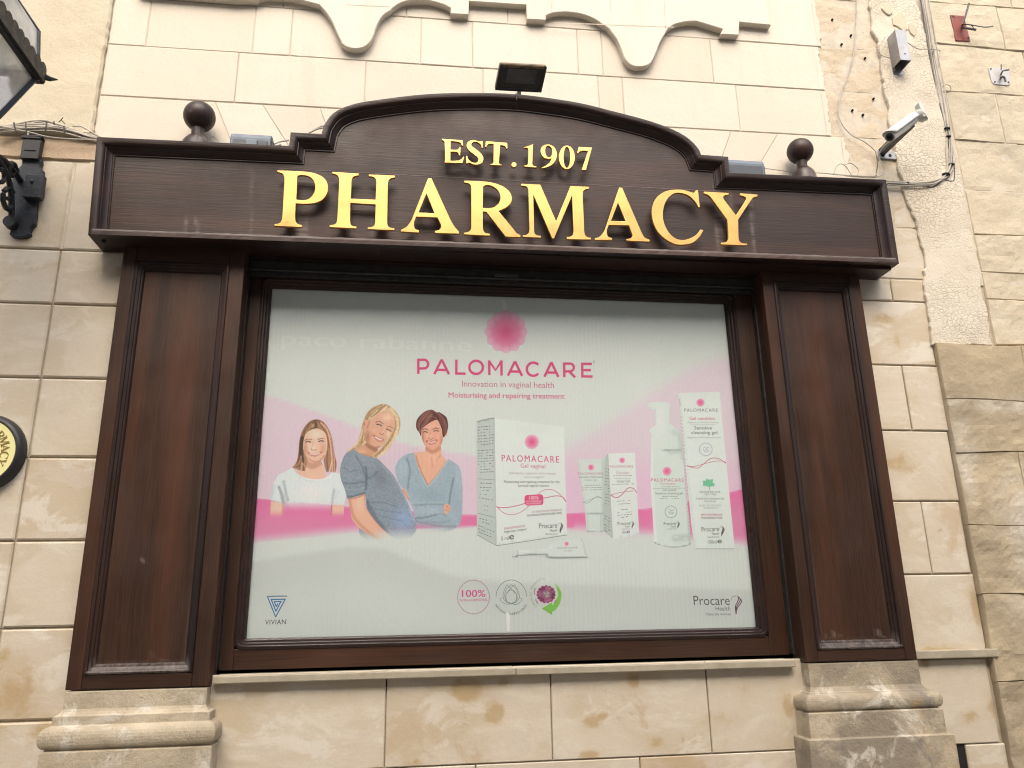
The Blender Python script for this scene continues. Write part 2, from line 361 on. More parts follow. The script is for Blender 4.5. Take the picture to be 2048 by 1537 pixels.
# ------------------------------------------------------------------ block walls
def wline(a, b, y=0):
    p, q = U(*a, y), U(*b, y); s = (q.z - p.z) / (q.x - p.x)
    return lambda x: p.z + s * (x - p.x)
def block(mb, x0, x1, zl, zh, y=0, gap=.0025, dep=.014, bev=.004, cell=.03, stains=(), jit=0, rough=0.0):
    """one stone: bevelled front face as a fine grid"""
    x0 += gap; x1 -= gap; w_, h_ = x1 - x0, zh((x0 + x1) / 2) - zl((x0 + x1) / 2)
    if w_ < .015 or h_ < .01: return
    nx, nz = max(2, int(w_ / cell)), max(2, int(h_ / cell)); us = [0, bev / w_] + [i / nx for i in range(1, nx)] + [1 - bev / w_, 1]; ws = [0, bev / h_] + [i / nz for i in range(1, nz)] + [1 - bev / h_, 1]
    dy = random.uniform(-jit, jit); tx, tz = random.uniform(-jit, jit), random.uniform(-jit, jit); vs = []; cl = []
    ph = random.uniform(0, 50)
    for j, v in enumerate(ws):
        for i, u in enumerate(us):
            x = x0 + u * w_; z = zl(x) + gap + v * (zh(x) - zl(x) - 2 * gap); e = (i in (0, len(us) - 1)) or (j in (0, len(ws) - 1))
            yy = y + dy + tx * (u - .5) + tz * (v - .5) + (bev * .8 if e else 0)
            if rough:
                k = mnoise.fractal(Vector((x * 5, ph, z * 7)), .7, 2.1, 5)
                yy += rough * k * .9
                if e: yy += rough * (.7 + .9 * mnoise.noise(Vector((x * 22, ph, z * 22))))
            vs.append((x, yy, z)); s = 0
            for (sx, sz, rx, rz, a) in stains: s = max(s, a * math.exp(-(((x - sx) / rx) ** 2 + ((z - sz) / rz) ** 2)))
            cl.append(min(s, 1))
    n = len(us); m = len(ws); fs = [(j * n + i, j * n + i + 1, (j + 1) * n + i + 1, (j + 1) * n + i) for j in range(m - 1) for i in range(n - 1)]
    rim = [i for i in range(n)] + [(j * n + n - 1) for j in range(1, m)] + [(m - 1) * n + i for i in range(n - 2, -1, -1)] + [j * n for j in range(m - 2, 0, -1)]
    b = len(vs)
    for i in rim: vs.append((vs[i][0], y + dep, vs[i][2])); cl.append(cl[i])
    for k in range(len(rim)): k2 = (k + 1) % len(rim); fs.append((rim[k], rim[k2], b + k2, b + k))
    mb.r = random.random(); mb.add(vs, fs, cl); mb.r = None
def stn(px, py, rx, rz, a=1, y=0): p = U(px, py, y); return (p.x, p.z, rx, rz, a)
K = lambda z: (lambda x: z)
def shift(f, d): return lambda x: f(x) + d

bld = thing('pharmacy_building', 'cream painted stone building with tiled ground floor around the pharmacy shop front', 'building', (.4, 0, 0))
XL = UX(210, 120, 0)                       # left end of the painted blocks
H0 = wline((680, 8), (1978, 62)); H0b = wline((342, 0), (1638, 94)); H1 = wline((212, 88), (1380, 164)); H2 = wline((208, 191), (1690, 275))
H3 = shift(H2, -.275)
def xs(pts): return [UX(a, b, 0) for a, b in pts]
XR = {0: UX(1632, 40, 0), 1: UX(1638, 130, 0), 2: UX(1652, 220, 0), 3: UX(1690, 300, 0)}
mb = MB()
# course above the fascia: slanted stones of a flat arch
zt, zb = H2, shift(H2, -.80)
sl = [(UX(*a, 0), UX(*b, 0)) for a, b in (((428, 232), (452, 278)), ((525, 214), (560, 290)), ((640, 219), (655, 250)), ((1462, 265), (1444, 312)), ((1556, 273), (1528, 335)))]
sl[2] = (sl[2][0], sl[2][0] + .05)
def slant(mb, a, b, zt, zb, zref=.14):
    """quad stone between slanted joints a,b given as (x at top, x at zref below)"""
    h = .4; k = h / zref
    xa0, xa1 = a[0] + .0018, a[0] + (a[1] - a[0]) * k + .0018; xb0, xb1 = b[0] - .0018, b[0] + (b[1] - b[0]) * k - .0018
    vs = [(xa1, 0, zt(xa1) - h), (xb1, 0, zt(xb1) - h), (xb0, 0, zt(xb0) - .003), (xa0, 0, zt(xa0) - .003)]
    vs += [(v[0], .007, v[2]) for v in vs]; mb.r = random.random()
    mb.add(vs, [(0, 1, 2, 3), (0, 4, 5, 1), (1, 5, 6, 2), (2, 6, 7, 3), (3, 7, 4, 0)]); mb.r = None
jo = [(XL, XL)] + sl[:3] + [(.25, .26), (.62, .61), (1.0, .98)] + sl[3:] + [(XR[3], XR[3])]
for a, b in zip(jo[:-1], jo[1:]): slant(mb, a, b, zt, zb)
def course(mb, zl, zh, X, **k):
    for a, b in zip(X[:-1], X[1:]): block(mb, a, b, zl, zh, **k)
pk = dict(cell=.12, jit=.0012, gap=.0016, dep=.007, bev=.003)
course(mb, H2, H1, [XL] + xs([(473, 160), (730, 170), (966, 185), (1197, 188), (1246, 190), (1476, 218)]) + [XR[2]], **pk)
course(mb, H1, H0b, [XL] + xs([(297, 47), (508, 63), (582, 75), (842, 85), (945, 90), (1155, 107), (1204, 107), (1423, 120)]) + [XR[1]], **pk)
Ha = shift(H0b, .30); Hb = shift(H0b, .60); Hc = shift(H0b, 1.2)
course(mb, H0b, Ha, [XL, -.62, -.06, .42, .98, 1.52, XR[0]], **pk)
course(mb, Ha, Hb, [XL, -.9, -.3, .2, .8, 1.3, XR[0]], **pk); course(mb, Hb, Hc, [XL, -.5, .4, 1.1, XR[0]], **pk)
mb.build('painted_wall', M['paint'], bld)
mb = MB(); mb.box(-4.2, 3.0, .0042, .10, 3.0, 6.2); mb.build('joint_mortar', M['mortar_pale'], bld)
# raised apron with scalloped lower edge
Z2 = (680, 0, .3418); Z1 = (0, 0, .3418); Z3 = (1348, 0, .3418)
YA = -.035
ap = []
for s, T in (('1380,-2 1505,-2 1508,-8', Z1),): ap += line(s, T, 1)
ap += line('1560,-22 1700,-12 1790,8 1868,28', Z1, 4) + line('1900,62 1940,120 1975,200 1998,245', Z1, 4)
ap += line('5,250 40,275 95,286 150,270 190,222 215,150 250,92 298,60', Z2, 4) + line('302,52 360,15 430,3 520,5 600,25 646,47', Z2, 4)
ap += line('648,50 648,81 752,86 755,8 1090,30 1095,113 1203,119 1206,92', Z2, 1)
ap += line('1208,90 1260,74 1350,72 1440,90 1500,118 1538,145', Z2, 4) + line('1570,165 1620,230 1650,300 1670,350 1710,384 1765,390 1815,372 1848,312 1872,250 1911,182', Z2, 4)
ap += line('1916,172 1960,142 2030,126', Z2, 4) + line('130,124 200,145 284,171', Z3, 4) + line('285,174 273,201 380,206 383,130 568,148', Z3, 1)
P = [(U(a, b, YA).x, U(a, b, YA).z) for a, b in ap]
P = [(P[0][0] - .42, P[0][1] - .0)] + P + [(P[-1][0], P[-1][1] + .62), (P[0][0] - .42, P[-1][1] + .62)]
mb = MB(); rings(mb, [(P, .0), (P, YA + .003), (offset(P, .003), YA)], False, True)
apo = mb.build('scalloped_apron', M['paint'], bld)
mb = MB()
for a, b in (((780, 14), (690, 10)), ((1108, 46), (1348, 55)), ((1104, 0), (1103, 25)), ((1328, 0), (1331, 58)), ((890, 0), (891, 2)), ((1220, 1), (1221, 23))):
    p, q = U(*a, YA), U(*b, YA); d = (q - p).normalized(); nn = Vector((-d.z, 0, d.x)) * .0022
    mb.add([(v.x, YA - .0006, v.z) for v in (p + nn, q + nn, q - nn, p - nn)], [(0, 1, 2, 3)])
mb.build('apron_joint', M['mortar_pale'], bld)
# bare stone beside the painted edge (same courses)
mb = MB(); XJ = UX(1838, 0, 0)
rk = dict(cell=.022, jit=.002, rough=.006, bev=.004, gap=.001)
for zl, zh, i, cut in ((H1, H0b, 1, 0), (H2, H1, 2, 0), (H3, H2, 3, 0), (shift(H3, -.27), H3, 3, .0), (shift(H3, -.5), shift(H3, -.27), 3, 0), (H0b, Ha, 0, 0), (Ha, Hb, 0, 0), (Hb, Hc, 0, 0)):
    x0 = XR[i]
    if zl is H0b: zl2 = zl
    block(mb, x0 + .002, XJ - .03, zl, zh, y=.004, **rk)
mb.build('bare_stone_strip', M['bare'], bld, 'bare tan stone strip with drill holes beside the painted edge')
mb = MB()
for zx, zy in ((1035, 210), (1117, 343), (1167, 580), (1105, 675), (925, 118), (980, 262), (1043, 648)):
    p = U(1348 + zx * .3418, zy * .3418, 0); mb.lathe((p.x, -.004, p.z), [(.0, .02), (.005, .02), (.006, 0.0), (.0045, -.0005), (.0, .004)], (0, 1, 0), 10)
mb.build('drill_hole', M['dark'], bld)
# ragged painted edge flakes
mb = MB()
for i, (zl, zh) in enumerate(((H0b, Ha), (H1, H0b), (H2, H1), (H3, H2))):
    x0 = XR[i] - .004; n = 16; vs = []; zs = [zl(x0) + .004 + (zh(x0) - zl(x0) - .008) * k / n for k in range(n + 1)]
    vs = [(x0 - .01, -.0022, z) for z in zs] + [(x0 + random.uniform(.004, .022), -.0016, z) for z in zs]
    mb.add(vs, [(k, k + 1, n + 2 + k, n + 1 + k) for k in range(n)])
mb.build('paint_edge', M['paint'], bld)
# left pier: old plaster, rough band
def rag_poly(pts, amp, step=.03):
    out = []
    for a, b in zip(pts, pts[1:] + pts[:1]):
        a, b = Vector(a), Vector(b); n = max(1, int((b - a).length / step))
        for k in range(n):
            p = a + (b - a) * k / n; out.append((p.x + random.uniform(-amp, amp), p.y + random.uniform(-amp, amp)))
    return out
def slab(mb, poly, yf, yb, bev=.005, cell=.05, stain=None, rough=0):
    """irregular slab with a gridded front"""
    m = len(poly); ins = offset(poly, bev); pa = np.array(ins)
    gx = np.arange(pa[:, 0].min(), pa[:, 0].max(), cell); gz = np.arange(pa[:, 1].min(), pa[:, 1].max(), cell)
    G = np.array([(x + random.uniform(-.2, .2) * cell, z + random.uniform(-.2, .2) * cell) for x in gx for z in gz])
    G = G[inside(G, offset(poly, bev + cell * .3))] if len(G) else G
    V = [Vector(p) for p in ins] + [Vector((g[0], g[1])) for g in G]
    v, e, f, *_ = delaunay_2d_cdt(V, [], [list(range(m))], 1, 1e-6)
    def yy(x, z): return yf + rough * mnoise.fractal(Vector((x * 5, 3.3, z * 5)), .7, 2.1, 4)
    vs = [(p.x, yy(p.x, p.y), p.y) for p in v]; cl = [stain(p.x, p.y) if stain else 0 for p in v]
    mb.add(vs, [tuple(q) for q in f], cl); b = []
    vs = [(p[0], yy(*p), p[1]) for p in ins] + [(p[0], yy(*p) + bev, p[1]) for p in poly] + [(p[0], yb, p[1]) for p in poly]
    fs = [(k, (k + 1) % m, m + (k + 1) % m, m + k) for k in range(m)] + [(m + k, m + (k + 1) % m, 2 * m + (k + 1) % m, 2 * m + k) for k in range(m)]
    mb.add(vs, fs, [0] * len(vs))
zb0 = U(100, 275, 0).z
mb = MB(); xr = UX(215, 60, -.02)
slab(mb, rag_poly([(-4.2, zb0), (xr, zb0 + .01), (xr, 6.2), (-4.2, 6.2)], .004), -.02, .02, .008, .06, rough=.004)
mb.build('plastered_pier', M['plaster'], bld, 'rough cream plaster pier above the lantern bracket')
mb = MB(); zb1 = U(100, 321, 0).z
slab(mb, rag_poly([(-4.2, zb1 + .003), (UX(200, 320, 0) + .1, zb1 + .003), (UX(200, 300, 0) + .1, zb0 - .004), (-4.2, zb0 - .004)], .002), -.004, .02, .006, .04, rough=.008)
mb.build('rough_stone_band', M['band'], bld, 'rough reddish tan stone band under the cable bundle')
# tile cladding
mb = MB()
tx = UX(150, 320, 0); wT = .305
rowsL = [zb1] + [U(100, y, 0).z for y in (499, 608, 756, 915, 1082, 1256)] + [U(60, 1443, 0).z]
rowsL += [rowsL[-1] - .305 * k for k in range(1, 4)] + [0.02]
stL = [stn(30, 1400, .10, .10, 1), stn(90, 1460, .08, .06, .6), stn(205, 540, .03, .03, .8), stn(250, 570, .10, .14, .6), stn(150, 610, .12, .02, .5), stn(8, 1310, .03, .04, 1), stn(120, 470, .02, .12, .55), stn(150, 920, .12, .03, .5)]
for a, b in zip(rowsL[:-1], rowsL[1:]):
    X = [tx - wT * k for k in range(9, -1, -1)] + [tx + wT, tx + 2 * wT]
    for p, q in zip(X[:-1], X[1:]): block(mb, p, q, K(b), K(a), gap=.0035, bev=.006, cell=.02, jit=.0012, stains=stL)
mb.build('tile_cladding', M['trav'], bld)
mb = MB()   # right of the shop front
xr0 = 1.90; xrE = [U(1847, 500, 0).x]
rz = [U(1700, y, 0).z for y in (365, 452)] + [U(1750, 557, 0).z, U(1790, 603, 0).z, U(1800, 731, 0).z, U(1830, 862, 0).z, U(1850, 1003, 0).z, U(1870, 1149, 0).z, U(1900, 1304, 0).z]
vj = {2: (1783, 580), 4: (1815, 800), 6: (1855, 1080)}
xe = [UX(1845, 400, 0), UX(1846, 500, 0), UX(1850, 580, 0), UX(1862, 665, 0), UX(1888, 800, 0), UX(1908, 930, 0), UX(1932, 1080, 0), UX(1962, 1230, 0)]
stR = [stn(1770, 640, .09, .035, .9), stn(1795, 680, .03, .07, .9), stn(1790, 925, .10, .07, .8), stn(1870, 1300, .10, .02, .9), stn(1950, 1210, .03, .10, 1), stn(1760, 840, .05, .02, .4), stn(1880, 1060, .02, .012, .9), stn(1740, 720, .06, .03, .5)]
for i in range(8):
    X = [xr0] + ([UX(*vj[i], 0)] if i in vj else []) + [xe[i]]
    for p, q in zip(X[:-1], X[1:]): block(mb, p, q, K(rz[i + 1]), K(rz[i]), gap=.003, bev=.004, cell=.02, jit=.0015, stains=stR)
mb.build('tile_cladding', M['trav'], bld)
mb = MB()   # below the window
zs0 = U(1000, 1345, 0).z; zs1 = wline((950, 1531), (1380, 1508)); zs1 = K(zs1(.6))
stB = [stn(930, 1380, .09, .06, 1), stn(985, 1425, .05, .05, 1), stn(1010, 1365, .03, .03, .8), stn(1265, 1360, .035, .045, 1), stn(1180, 1445, .045, .03, 1), stn(1205, 1433, .02, .015, .9),
       stn(1310, 1485, .05, .03, .9), stn(1180, 1510, .05, .02, 1), stn(835, 1524, .02, .015, 1), stn(920, 1440, .08, .08, .55), stn(1290, 1425, .012, .012, 1), stn(1575, 1410, .03, .07, 1), stn(1490, 1390, .04, .06, .5),
       stn(1440, 1440, .09, .04, .6), stn(700, 1395, .10, .06, .45), stn(560, 1420, .16, .03, .4), stn(740, 1370, .06, .02, .7), stn(1365, 1478, .02, .03, .8)]
Xb = [-.75] + xs([(772, 1400), (1102, 1400), (1416, 1400)]) + [1.60]
course(mb, zs1, K(zs0 + .02), Xb, gap=.0022, bev=.003, cell=.018, jit=.001, stains=stB)
zz = zs1(0); Xc = [-.75] + xs([(951, 1536), (1280, 1525)]) + [1.60]
for k in range(4):
    lo = max(zz - .31, .02); course(mb, K(lo), K(zz), Xc if k % 2 == 0 else Xb, gap=.0022, bev=.003, cell=.03, stains=stB); zz = lo
# right of the right base
zr = U(1900, 1318, 0).z; xE = UX(1990, 1420, 0) + .0
x1_ = UX(1911, 1490, 0); x2_ = UX(1930, 1490, 0); zn = U(1920, 1490, 0).z
block(mb, 1.9, xE, K(zn), K(zr), gap=.002, bev=.004, cell=.02, stains=stR + [stn(1990, 1410, .04, .05, 1), stn(1940, 1435, .05, .03, .8), stn(1850, 1325, .02, .03, .9)])
block(mb, 1.9, x1_ - .005, K(zn - .3), K(zn), gap=.002, bev=.004, cell=.03); block(mb, x2_, xE + .02, K(zn - .3), K(zn), gap=.002, bev=.004, cell=.03, stains=stR)
block(mb, 1.9, xE + .05, K(zn - .62), K(zn - .3), cell=.04); block(mb, 1.9, xE + .08, K(.02), K(zn - .62), cell=.04)
mb.build('tile_cladding', M['trav'], bld)
mb = MB(); mb.box(-4.2, 2.62, .0105, .09, .0, zb0 + .02)
# keep the window opening clear of the backing: four pieces
mb = MB(); zw0, zw1 = 1.30, 3.10
mb.box(-4.2, -.74, .0105, .30, 0, zb0 + .02); mb.box(1.60, 2.72, .0105, .30, 0, 3.9); mb.box(-.74, 1.60, .0105, .30, 0, zw0); mb.box(-.74, 1.60, .0105, .30, zw1, 3.9)
mb.build('wall_core', M['mortar'], bld)
mb = MB(); mb.box(-.73, 1.59, .16, .17, zw0 - .02, zw1 + .02); mb.build('light_block_sheet', M['dark'], bld)  # unseen black sheet added behind the poster to stop light leaking through
mb = MB(); mb.box(x1_ - .03, x2_ + .03, .008, .0095, zn - .33, zn + .03); mb.build('drain_slot', M['dark'], bld, 'dark open slot beside the right stone base')  # near-black plate painting the darkness inside the slot
# ledge right of the right pilaster
mb = MB(); p0, p1 = U(1828, 1305, -.03), U(1997, 1300, -.03)
mb.box(1.93, p1.x, -.03, .02, p1.z - .028, p1.z + .004); mb.build('ledge', M['sill'], bld, bevel=.004)
# window sill
mb = MB(); a, b = U(425, 1362, -.035), U(1592, 1326, -.035); zt_ = (a.z + b.z) / 2 + .012
xm = UX(1032, 1335, -.035)
mb.r = .2; mb.box(a.x, xm - .001, -.035, .075, zt_ - .025, zt_); mb.r = .7; mb.box(xm + .001, b.x, -.035, .075, zt_ - .0255, zt_ - .0005); mb.r = None
mb.build('window_sill', M['sill'], bld, bevel=.003)
# pilaster bases
def sweep3(mb, x0, x1, yf, prof, yb=.005, cell=None):
    """profile (outset, z) carried round left, front and right sides"""
    vs = []; fs = []
    for o, z in prof: vs += [(x0 - o, yb, z), (x0 - o, yf - o, z), (x1 + o, yf - o, z), (x1 + o, yb, z)]
    for i in range(len(prof) - 1):
        for k in range(3): fs.append((i * 4 + k, i * 4 + k + 1, i * 4 + 5 + k, i * 4 + 4 + k))
    fs.append((0, 1, 2, 3)); mb.add(vs, fs)
YP = -.05                                   # pilaster face
def base_profile(zt, zf, zt0, zt1, zp, zp2, o1, o2, o3, o4):
    pr = [(0, zt), (0, zf + .02), (.004, zf + .012), (o1 * .5, zf + .004), (o1, zf), (o1, zt0 + .002)]
    r = (zt0 - zt1) / 2
    pr += [(o1 + (o2 - o1) * math.sin(math.pi * k / 10) ** .8 * 1.0 if k <= 5 else o3 * .75 + (o2 - o3 * .75) * math.sin(math.pi * k / 10) ** .8, zt0 - r * (1 - math.cos(math.pi * k / 10))) for k in range(1, 11)]
    pr += [(o3 * .75, zt1 - .004), (o3, zt1 - .008), (o3, zp), (o3 + .001, zp - .004), (o4, zp - .006), (o4, zp2), (o4, 0.0)]
    return pr
zTL = U(270, 1380, YP).z; xl0, xl1 = U(130, 1380, YP).x + .003, U(417, 1375, YP).x - .003
mb = MB(); sweep3(mb, xl0, xl1, YP - .004, base_profile(zTL, U(270, 1428, -.06).z, U(270, 1448, -.07).z, U(270, 1493, -.08).z, U(270, 1600, -.08).z, .4, .022, .05, .040, .045))
mb.build('pilaster_base', M['base'], bld, 'pale stone base under the left pilaster', bevel=.004)
zTR = U(1720, 1325, YP).z; xq0, xq1 = U(1612, 1328, YP).x + .003, U(1833, 1320, YP).x
mb = MB(); sweep3(mb, xq0, xq1, YP - .008, base_profile(zTR, U(1730, 1383, -.06).z, U(1730, 1386, -.07).z, U(1730, 1418, -.08).z, U(1730, 1470, -.08).z, .4, .018, .048, .044, .062))
mb.build('pilaster_base', M['base_grey'], bld, 'grey stained stone base under the right pilaster', bevel=.004)

# ------------------------------------------------------------------ neighbouring building
nb = thing('neighbouring_building', 'old weathered limestone building of rough blocks beyond the crackled plaster strip', 'building', (3.4, 0, 0))
XN = U(1846, 30, 0).x + .05; XN2 = U(1985, 680, 0).x
xjn = (XN + XN2) / 2
zN = U(1990, 690, -.02).z
mb = MB(); zc = 6.2; Zs = []
lines = [U(1990, y, 0).z for y in (690, 600, 545, 470, 385, 285, 190, 98)]
lines += [lines[-1] + .27, lines[-1] + .55, lines[-1] + .8, lines[-1] + 1.2]
for i, (a, b) in enumerate(zip(lines[:-1], lines[1:])):
    x = xjn; X = [x]
    while x < 6.5: x += random.uniform(.42, .72) if len(X) > 1 else (.62, .30, .55, .36, .66, .28, .5, .4, .5, .4, .5)[i % 11]; X.append(x)
    tl = .008
    course(mb, (lambda a: lambda x: a + .006 * (x - xjn) + .004 * math.sin(x * 5 + a * 9))(a), (lambda b: lambda x: b + .006 * (x - xjn) + .004 * math.sin(x * 5 + b * 9))(b), X, y=.0, gap=.0006, dep=.03, bev=.004, cell=.022, jit=.002, rough=.006)
mb.build('block_wall', M['old'], nb)
mb = MB(); low = [zN, U(1940, 800, -.02).z, U(1960, 905, -.02).z, U(1980, 1050, -.02).z, U(2000, 1190, -.02).z]
low += [low[-1] - .33, low[-1] - .66, .02]
xlo = [UX(1872, 700, -.02), UX(1890, 800, -.02), UX(1907, 900, -.02), UX(1925, 1000, -.02), UX(1950, 1130, -.02), UX(1990, 1350, -.02), UX(2010, 1530, -.02), UX(2010, 1530, -.02) + .05]
stN = [stn(1990, 810, .25, .03, .8, -.02), stn(1930, 900, .05, .12, .9, -.02), stn(1935, 960, .03, .10, .8, -.02), stn(2040, 1000, .12, .12, .8, -.02), stn(2040, 1080, .05, .2, .9, -.02), stn(2047, 1210, .06, .06, .7, -.02)]
for i, (a, b) in enumerate(zip(low[:-1], low[1:])):
    X = [xlo[i] + .004]
    x = X[0] + (.42, .8, .3, .75, .5, .6, .7)[i]
    while x < 6.5: X.append(x); x += random.uniform(.5, .8)
    X.append(6.5)
    course(mb, (lambda b: lambda x: b + .005 * math.sin(x * 9 + b * 7))(b), (lambda a: lambda x: a + .005 * math.sin(x * 9 + a * 7))(a), X, y=-.022, gap=.0001, dep=.05, bev=.0025, cell=.016, jit=.001, rough=.008 if i else .004, stains=stN)
mb.build('eroded_base_wall', M['old_low'], nb, 'eroded yellow and grey lower stones')
mb = MB(); mb.box(xjn - .02, 6.5, .025, .3, zN - .02, 6.2); mb.box(2.45, 6.5, .0255, .31, 0, zN); mb.build('wall_core', M['mortar'], nb)
# crackled plaster strip between the buildings
lft = [(1738, -60), (1740, 12), (1745, 60), (1758, 90), (1764, 140), (1770, 180), (1780, 215), (1778, 245), (1790, 300), (1805, 360), (1812, 400), (1828, 430), (1838, 470), (1847, 500), (1850, 534), (1848, 568), (1855, 603), (1861, 643), (1866, 690)]
rgt = [(1984, 690), (1973, 620), (1963, 568), (1953, 500), (1943, 470), (1926, 376), (1908, 290), (1885, 200), (1862, 113), (1840, 20), (1820, -60)]
pl = [(U(a, b, -.014).x, U(a, b, -.014).z) for a, b in lft + rgt]
den = []
for i in range(len(pl)):
    a, b = Vector(pl[i]), Vector(pl[(i + 1) % len(pl)]); n = max(1, int((b - a).length / .022))
    for k in range(n):
        p = a + (b - a) * k / n; den.append((p.x + random.uniform(-.007, .007), p.y + random.uniform(-.004, .004)))
mb = MB(); slab(mb, den, -.014, .02, .004, .04, rough=.004)
mb.build('plaster_strip', M['crackle'], bld, 'crackled off-white plaster strip with ragged edges')
# peeled flakes at the top of the strip
mb = MB()
for c, s, n in (((1800, 45), .05, 9), ((1775, 20), .035, 8), ((1825, 60), .03, 8), ((1790, 75), .03, 7)):
    p = U(*c, -.014); pg = [(p.x + s * random.uniform(.5, 1.1) * math.cos(2 * math.pi * k / n), p.z + 1.5 * s * random.uniform(.5, 1.1) * math.sin(2 * math.pi * k / n)) for k in range(n)]
    slab(mb, pg, -.0205, -.008, .002, .05)
mb.build('peeling_plaster', M['plaster'], bld)

# ------------------------------------------------------------------ unseen house added across the narrow street to block low sky
ob = thing('unseen_opposite_building', 'unseen plain pale stone town house added across the narrow street to shade the lower wall, mirrored faintly in the window', 'building', (0, -7.2, 0))
mb = MB(); YO = -7.2; OH = 7.6; wins = [(x, z, w_, h_) for z, h_ in ((.1, 2.4), (3.6, 1.7), (6.0, 1.2)) for x, w_ in ((-7.2, 1.1), (-4.4, 1.1), (-1.5, 1.2), (1.4, 1.1), (4.2, 1.2), (7.2, 1.1))]
mb.box(-14, 14, YO - .6, YO, 0, OH); mb.build('wall', mat_simple('pale_street_stone', (.56, .53, .47), .85, var=.2, scale=2), ob)
mb = MB(); mb.box(-14.1, 14.1, YO - .5, YO + .22, OH - .001, OH + .25); mb.build('cornice', M['sill'], ob)
for x, z, w_, h_ in wins:
    mb = MB(); mb.box(x - w_ / 2, x + w_ / 2, YO + .002, YO + .03, z, z + h_); wo = mb.build('window' if z > 1 else 'door', mat_simple('dark_green_paint', (.03, .05, .04), .4) if x * z > 0 and False else M['lens'], ob)
    mb = MB(); rings(mb, [([(x - w_ / 2 - d, z - (d if z > 1 else 0)), (x + w_ / 2 + d, z - (d if z > 1 else 0)), (x + w_ / 2 + d, z + h_ + d), (x - w_ / 2 - d, z + h_ + d)], YO + y) for d, y in ((.14, .0), (.14, .07), (0, .07), (0, .031))], False, False); mb.build('frame', M['sill'], wo)
# ------------------------------------------------------------------ shop front
YF, YPN, YL = -.15, -.108, -.150            # fascia edge, fascia panel, letter face
YW = .06                                     # window frame face
shop = thing('shop_front', 'dark brown wooden shop front with an arched sign board, two panelled pilasters and gold lettering', 'shop front', (.42, -.05, 1.33))
top = [(193, 273), (578, 291), (581, 264), (643, 267)]
top += line('646,253 660,232 677,219 702,209 735,202 817,191 885,186 970,185 1022,187 1073,192 1158,205 1227,222 1295,240 1340,256 1368,270 1386,284 1398,298 1403,309', n=5)
top += [(1457, 313), (1460, 345), (1773, 359), (1799, 527), (175, 469)]
FO = [(U(a, b, YF).x, U(a, b, YF).z) for a, b in top]
n_ = len(FO); wts = [1.0] * n_; wts[n_ - 2] = .42       # bottom lip is narrower
# make the ring dense enough for the arc only; long edges stay single
prof = [(0, YF + .004), (.003, YF), (.020, YF), (.026, YF + .002), (.031, YF + .008), (.033, YF + .014), (.036, YF + .014), (.040, YF + .022), (.047, YF + .029), (.054, YF + .033), (.055, YF + .037), (.060, YF + .037), (.061, YPN)]
def dens2(q):
    out = []
    for a, b in zip(q, q[1:] + q[:1]):
        k = 14 if a in LONG else 1; out += [(a[0] + (b[0] - a[0]) * i / k, a[1] + (b[1] - a[1]) * i / k) for i in range(k)]
    return out
loops = []
for d, y in [(0, 0.0)] + prof:
    q_ = offset(FO, [d * q for q in wts]) if d else list(FO); LONG = {q_[i] for i in (0, n_ - 4, n_ - 3, n_ - 2, n_ - 1)}; loops.append((dens2(q_), y)); inner = q_
mb = MB(); mb.r = .31; rings(mb, loops, False, False); mb.r = None
fas = mb.build('fascia', M['mould_h'], shop, 'arched sign board with moulded edge', smooth=True)
# slab underside and pelmet are part of the loops; the panel
pin = inner
def streaks(*a): return a
drips = [((600, 455), (600, 480), 10, .9), ((593, 400), (598, 478), 4, .6), ((612, 440), (612, 478), 5, .6), ((374, 440), (371, 468), 3, .6), ((393, 440), (395, 468), 3, .8), ((503, 335), (503, 474), 2.5, .35),
         ((1430, 350), (1435, 505), 3, .55), ((1500, 375), (1508, 505), 3, .7), ((1442, 420), (1440, 505), 8, .4), ((1460, 380), (1465, 505), 4, .35), ((700, 440), (700, 470), 6, .5), ((745, 440), (745, 470), 5, .4), ((590, 350), (560, 338), 2, .3)]
def px_of(x, y, z):
    v = CAM.T @ np.array([x, y + DW, z - EYE]); return 1024 + FPX * v[0] / v[2], 768.5 + FPX * v[1] / v[2]
def pstain(x, z):
    P = np.array([px_of(x, YPN, z)]); s = 0
    for a, b, r, k in drips:
        d = segdist(P, [a, b])[0]; s = max(s, k * math.exp(-(d / r) ** 2))
    return s
def flat_panel(mb, poly, y, cell, stain=None):
    m = len(poly); pa = np.array(poly)
    G = np.array([(x, z) for x in np.arange(pa[:, 0].min() + cell, pa[:, 0].max(), cell[0] if isinstance(cell, tuple) else cell) for z in np.arange(pa[:, 1].min(), pa[:, 1].max(), cell)])
    G = G[inside(G, offset(poly, cell * .4))]
    v, e, f, *_ = delaunay_2d_cdt([Vector(p) for p in poly] + [Vector(g) for g in G], [], [list(range(m))], 1, 1e-6)
    mb.add([(p.x, y, p.y) for p in v], [tuple(q) for q in f], [stain(p.x, p.y) if stain else 0 for p in v])
seam = wline((570, 338), (1240, 373), YPN)
mb = MB(); mb.r = .62; flat_panel(mb, pin, YPN, .012, pstain); mb.r = None
mb.build('sign_board', M['wood_h'], fas)
xa, xb = U(562, 337, YPN).x, U(1440, 383, YPN).x
mb = MB(); mb.add([(x, YPN - .0008, seam(x) + d) for d in (-.0014, .0014) for x in np.linspace(xa, xb, 30)], [(i, i + 1, 31 + i, 30 + i) for i in range(29)], [.75] * 60)
mb.build('board_seam', M['wood_hl'], fas)
